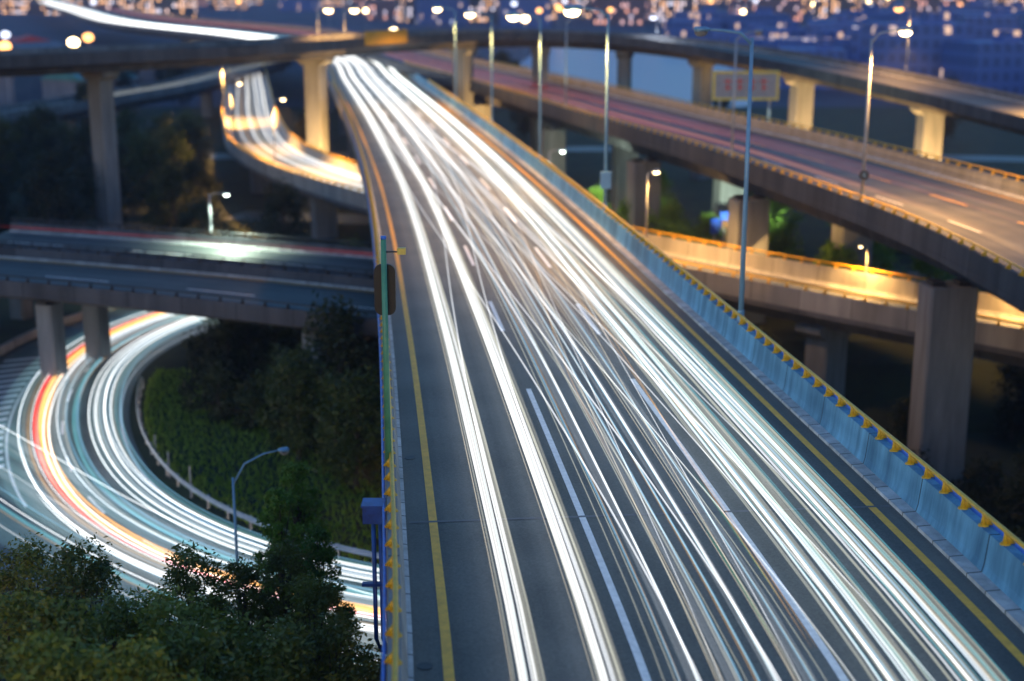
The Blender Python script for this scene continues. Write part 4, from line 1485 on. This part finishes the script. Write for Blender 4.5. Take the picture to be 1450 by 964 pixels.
# ------------------------------------------------------------------ the town behind
facade('facade_warm', (.12, .10, .10), .42, (1.0, .48, .17), (2.4, 3.2), 1.0)
facade('facade_blue', (.08, .15, .42), .10, (1.0, .6, .3), (2.6, 3.2), .4)
facade('facade_pink', (.15, .1, .12), .25, (1.0, .42, .27), (2.6, 3.2), .7)
surf('roof_blue', (.05, .22, .75), (.03, .14, .55), .2, .5)
surf('roof_red', (.62, .07, .07), (.45, .05, .05), .2, .6)
surf('roof_teal', (.08, .26, .26), (.05, .18, .18), .2, .6)
surf('roof_grey', (.2, .2, .24), (.13, .13, .16), .2, .7)


def building(x, y, w_, d_, h, mat, label, group, rz=0.):
    mb = MB()
    o_ = (x, y, 0)
    mb.box((x, y, h / 2), (w_, d_, h))
    mb.box((x, y, h + .4), (w_ * .97, d_ * .97, .8))
    mb.box((x + w_ * .2, y + d_ * .1, h + 2.0), (w_ * .25, d_ * .3, 2.4))
    ob = mb.build('city_building', mat, origin=o_)
    ob.rotation_euler = (0, 0, rz)
    return tag(ob, label, 'building', group)


def shed(x, y, w_, d_, h, mat, label, group, rz=0.):
    T = thing('warehouse', label, 'warehouse', (x, y, 0), group)
    T.rotation_euler = (0, 0, rz)
    MB().box((0, 0, h / 2), (w_, d_, h)).build('wall', 'roof_grey', T, origin=(0, 0, 0))
    q = MB()
    hw_, hd_ = w_ / 2 + .4, d_ / 2 + .4
    rdg = h + w_ * .16
    q.add([(-hw_, -hd_, h + .01), (0, -hd_, rdg), (hw_, -hd_, h + .01), (-hw_, hd_, h + .01), (0, hd_, rdg), (hw_, hd_, h + .01)], [(0, 1, 4, 3), (1, 2, 5, 4), (0, 2, 1), (3, 4, 5), (0, 3, 5, 2)])
    q.build('roof', mat, T, origin=(0, 0, 0))
    return T


rc = random.Random(21)
clearp = lambda x, y, m: far_from(MAIN, x, y, m) and far_from(OPP, x, y, m) and far_from(RAMP, x, y, m * .7) and not (-12 < x < 74 and 225 < y < 560)
for x, y in scatter(46, -230, -50, 225, 520, lambda x, y: clearp(x, y, 24) and far_from(BRANCH, x, y, 16), 17):
    c_ = random.choice(('blue', 'blue', 'red', 'teal', 'grey'))
    shed(x, y, rc.uniform(9, 16), rc.uniform(10, 20), rc.uniform(4, 8), 'roof_' + c_, c_ + ' roofed low shed blurred in the left distance', c_ + ' roofed sheds left of the viaducts', rc.uniform(-.6, .6))
for x, y in scatter(70, 60, 330, 190, 640, lambda x, y: clearp(x, y, 24) and far_from(HIGH, x, y, 22) and x > 52 + (y - 200) * .04, 19):
    building(x, y, rc.uniform(14, 24), rc.uniform(12, 18), rc.uniform(6, 15), 'facade_blue', 'low dark blue building blurred behind the descending overpass', 'dark buildings right of the viaducts', rc.uniform(-.5, .5))
for x, y in scatter(130, -620, 900, 820, 1800, lambda x, y: clearp(x, y, 30), 36):
    k = 'facade_warm' if rc.random() < .5 else ('facade_pink' if rc.random() < .6 else 'facade_blue')
    building(x, y, rc.uniform(22, 46), rc.uniform(16, 26), rc.uniform(14, 46), k, {'facade_warm': 'distant block with orange lit windows on the skyline', 'facade_pink': 'distant block with rosy lit windows on the skyline', 'facade_blue': 'distant dark blue block on the skyline'}[k], 'distant town blocks, ' + k[7:], rc.uniform(-.4, .4))
# far street lights of the town
pr = None
lamps = scatter(95, -380, 600, 260, 1300, lambda x, y: far_from(MAIN, x, y, 13) and far_from(OPP, x, y, 13) and not (5 < x < 105 and 235 < y < 520), 10)
for x, y in lamps:
    h = rc.uniform(8, 14)
    mt = rc.choice(('lamp_warm', 'lamp_orange', 'lamp_orange', 'lamp_pale'))
    T = thing('street_lamp', {'lamp_warm': 'tiny far street lamp with a cream glow in the town', 'lamp_orange': 'tiny far street lamp with an orange glow in the town', 'lamp_pale': 'tiny far street lamp with a cold white glow in the town'}[mt], 'street lamp', (x, y, 0), 'far lamps of the town, ' + mt[5:])
    MB().tube([(0, 0, 0), (0, 0, h)], .12, 6).build('pole', 'pole_grey', T, origin=(0, 0, 0))
    q = MB()
    V, F_ = [], []
    for j in range(7):
        for k in range(10):
            a_, b_ = math.pi * j / 6, 6.2832 * k / 10
            V.append((1.3 * math.sin(a_) * math.cos(b_), 1.3 * math.sin(a_) * math.sin(b_), h + .9 + 1.0 * math.cos(a_)))
    for j in range(6):
        for k in range(10):
            F_.append((j * 10 + k, j * 10 + 10 + k, j * 10 + 10 + (k + 1) % 10, j * 10 + (k + 1) % 10))
    q.add(V, F_)
    q.build('lamp_globe', mt, T, True, origin=(0, 0, 0))
for mm in ('lamp_warm', 'lamp_orange', 'lamp_pale', 'lamp_white'):
    MATS[mm].cycles.emission_sampling = 'NONE'

# ------------------------------------------------------------------ evening haze over the valley
hz = MB().box((0, 900, 34), (3600, 1960, 70)).build('haze', 'water')
hm = bpy.data.materials.new('haze')
hm.use_nodes = True
hn = hm.node_tree
hn.nodes.remove(hn.nodes['Principled BSDF'])
pv = N(hn, 'ShaderNodeVolumePrincipled')
pv.inputs['Color'].default_value = (.56, .64, 1.0, 1)
pv.inputs['Density'].default_value = .00021
hn.links.new(pv.outputs[0], hn.nodes['Material Output'].inputs['Volume'])
hm.cycles.homogeneous_volume = True
hz.data.materials[0] = hm
tag(hz, kind='stuff')
for mm in ('light_soft', 'light_haze', 'light_veil', 'light_warm', 'light_cream', 'light_blue', 'light_teal', 'light_amber', 'light_green', 'light_rose', 'light_sand'):
    MATS[mm].cycles.emission_sampling = 'NONE'
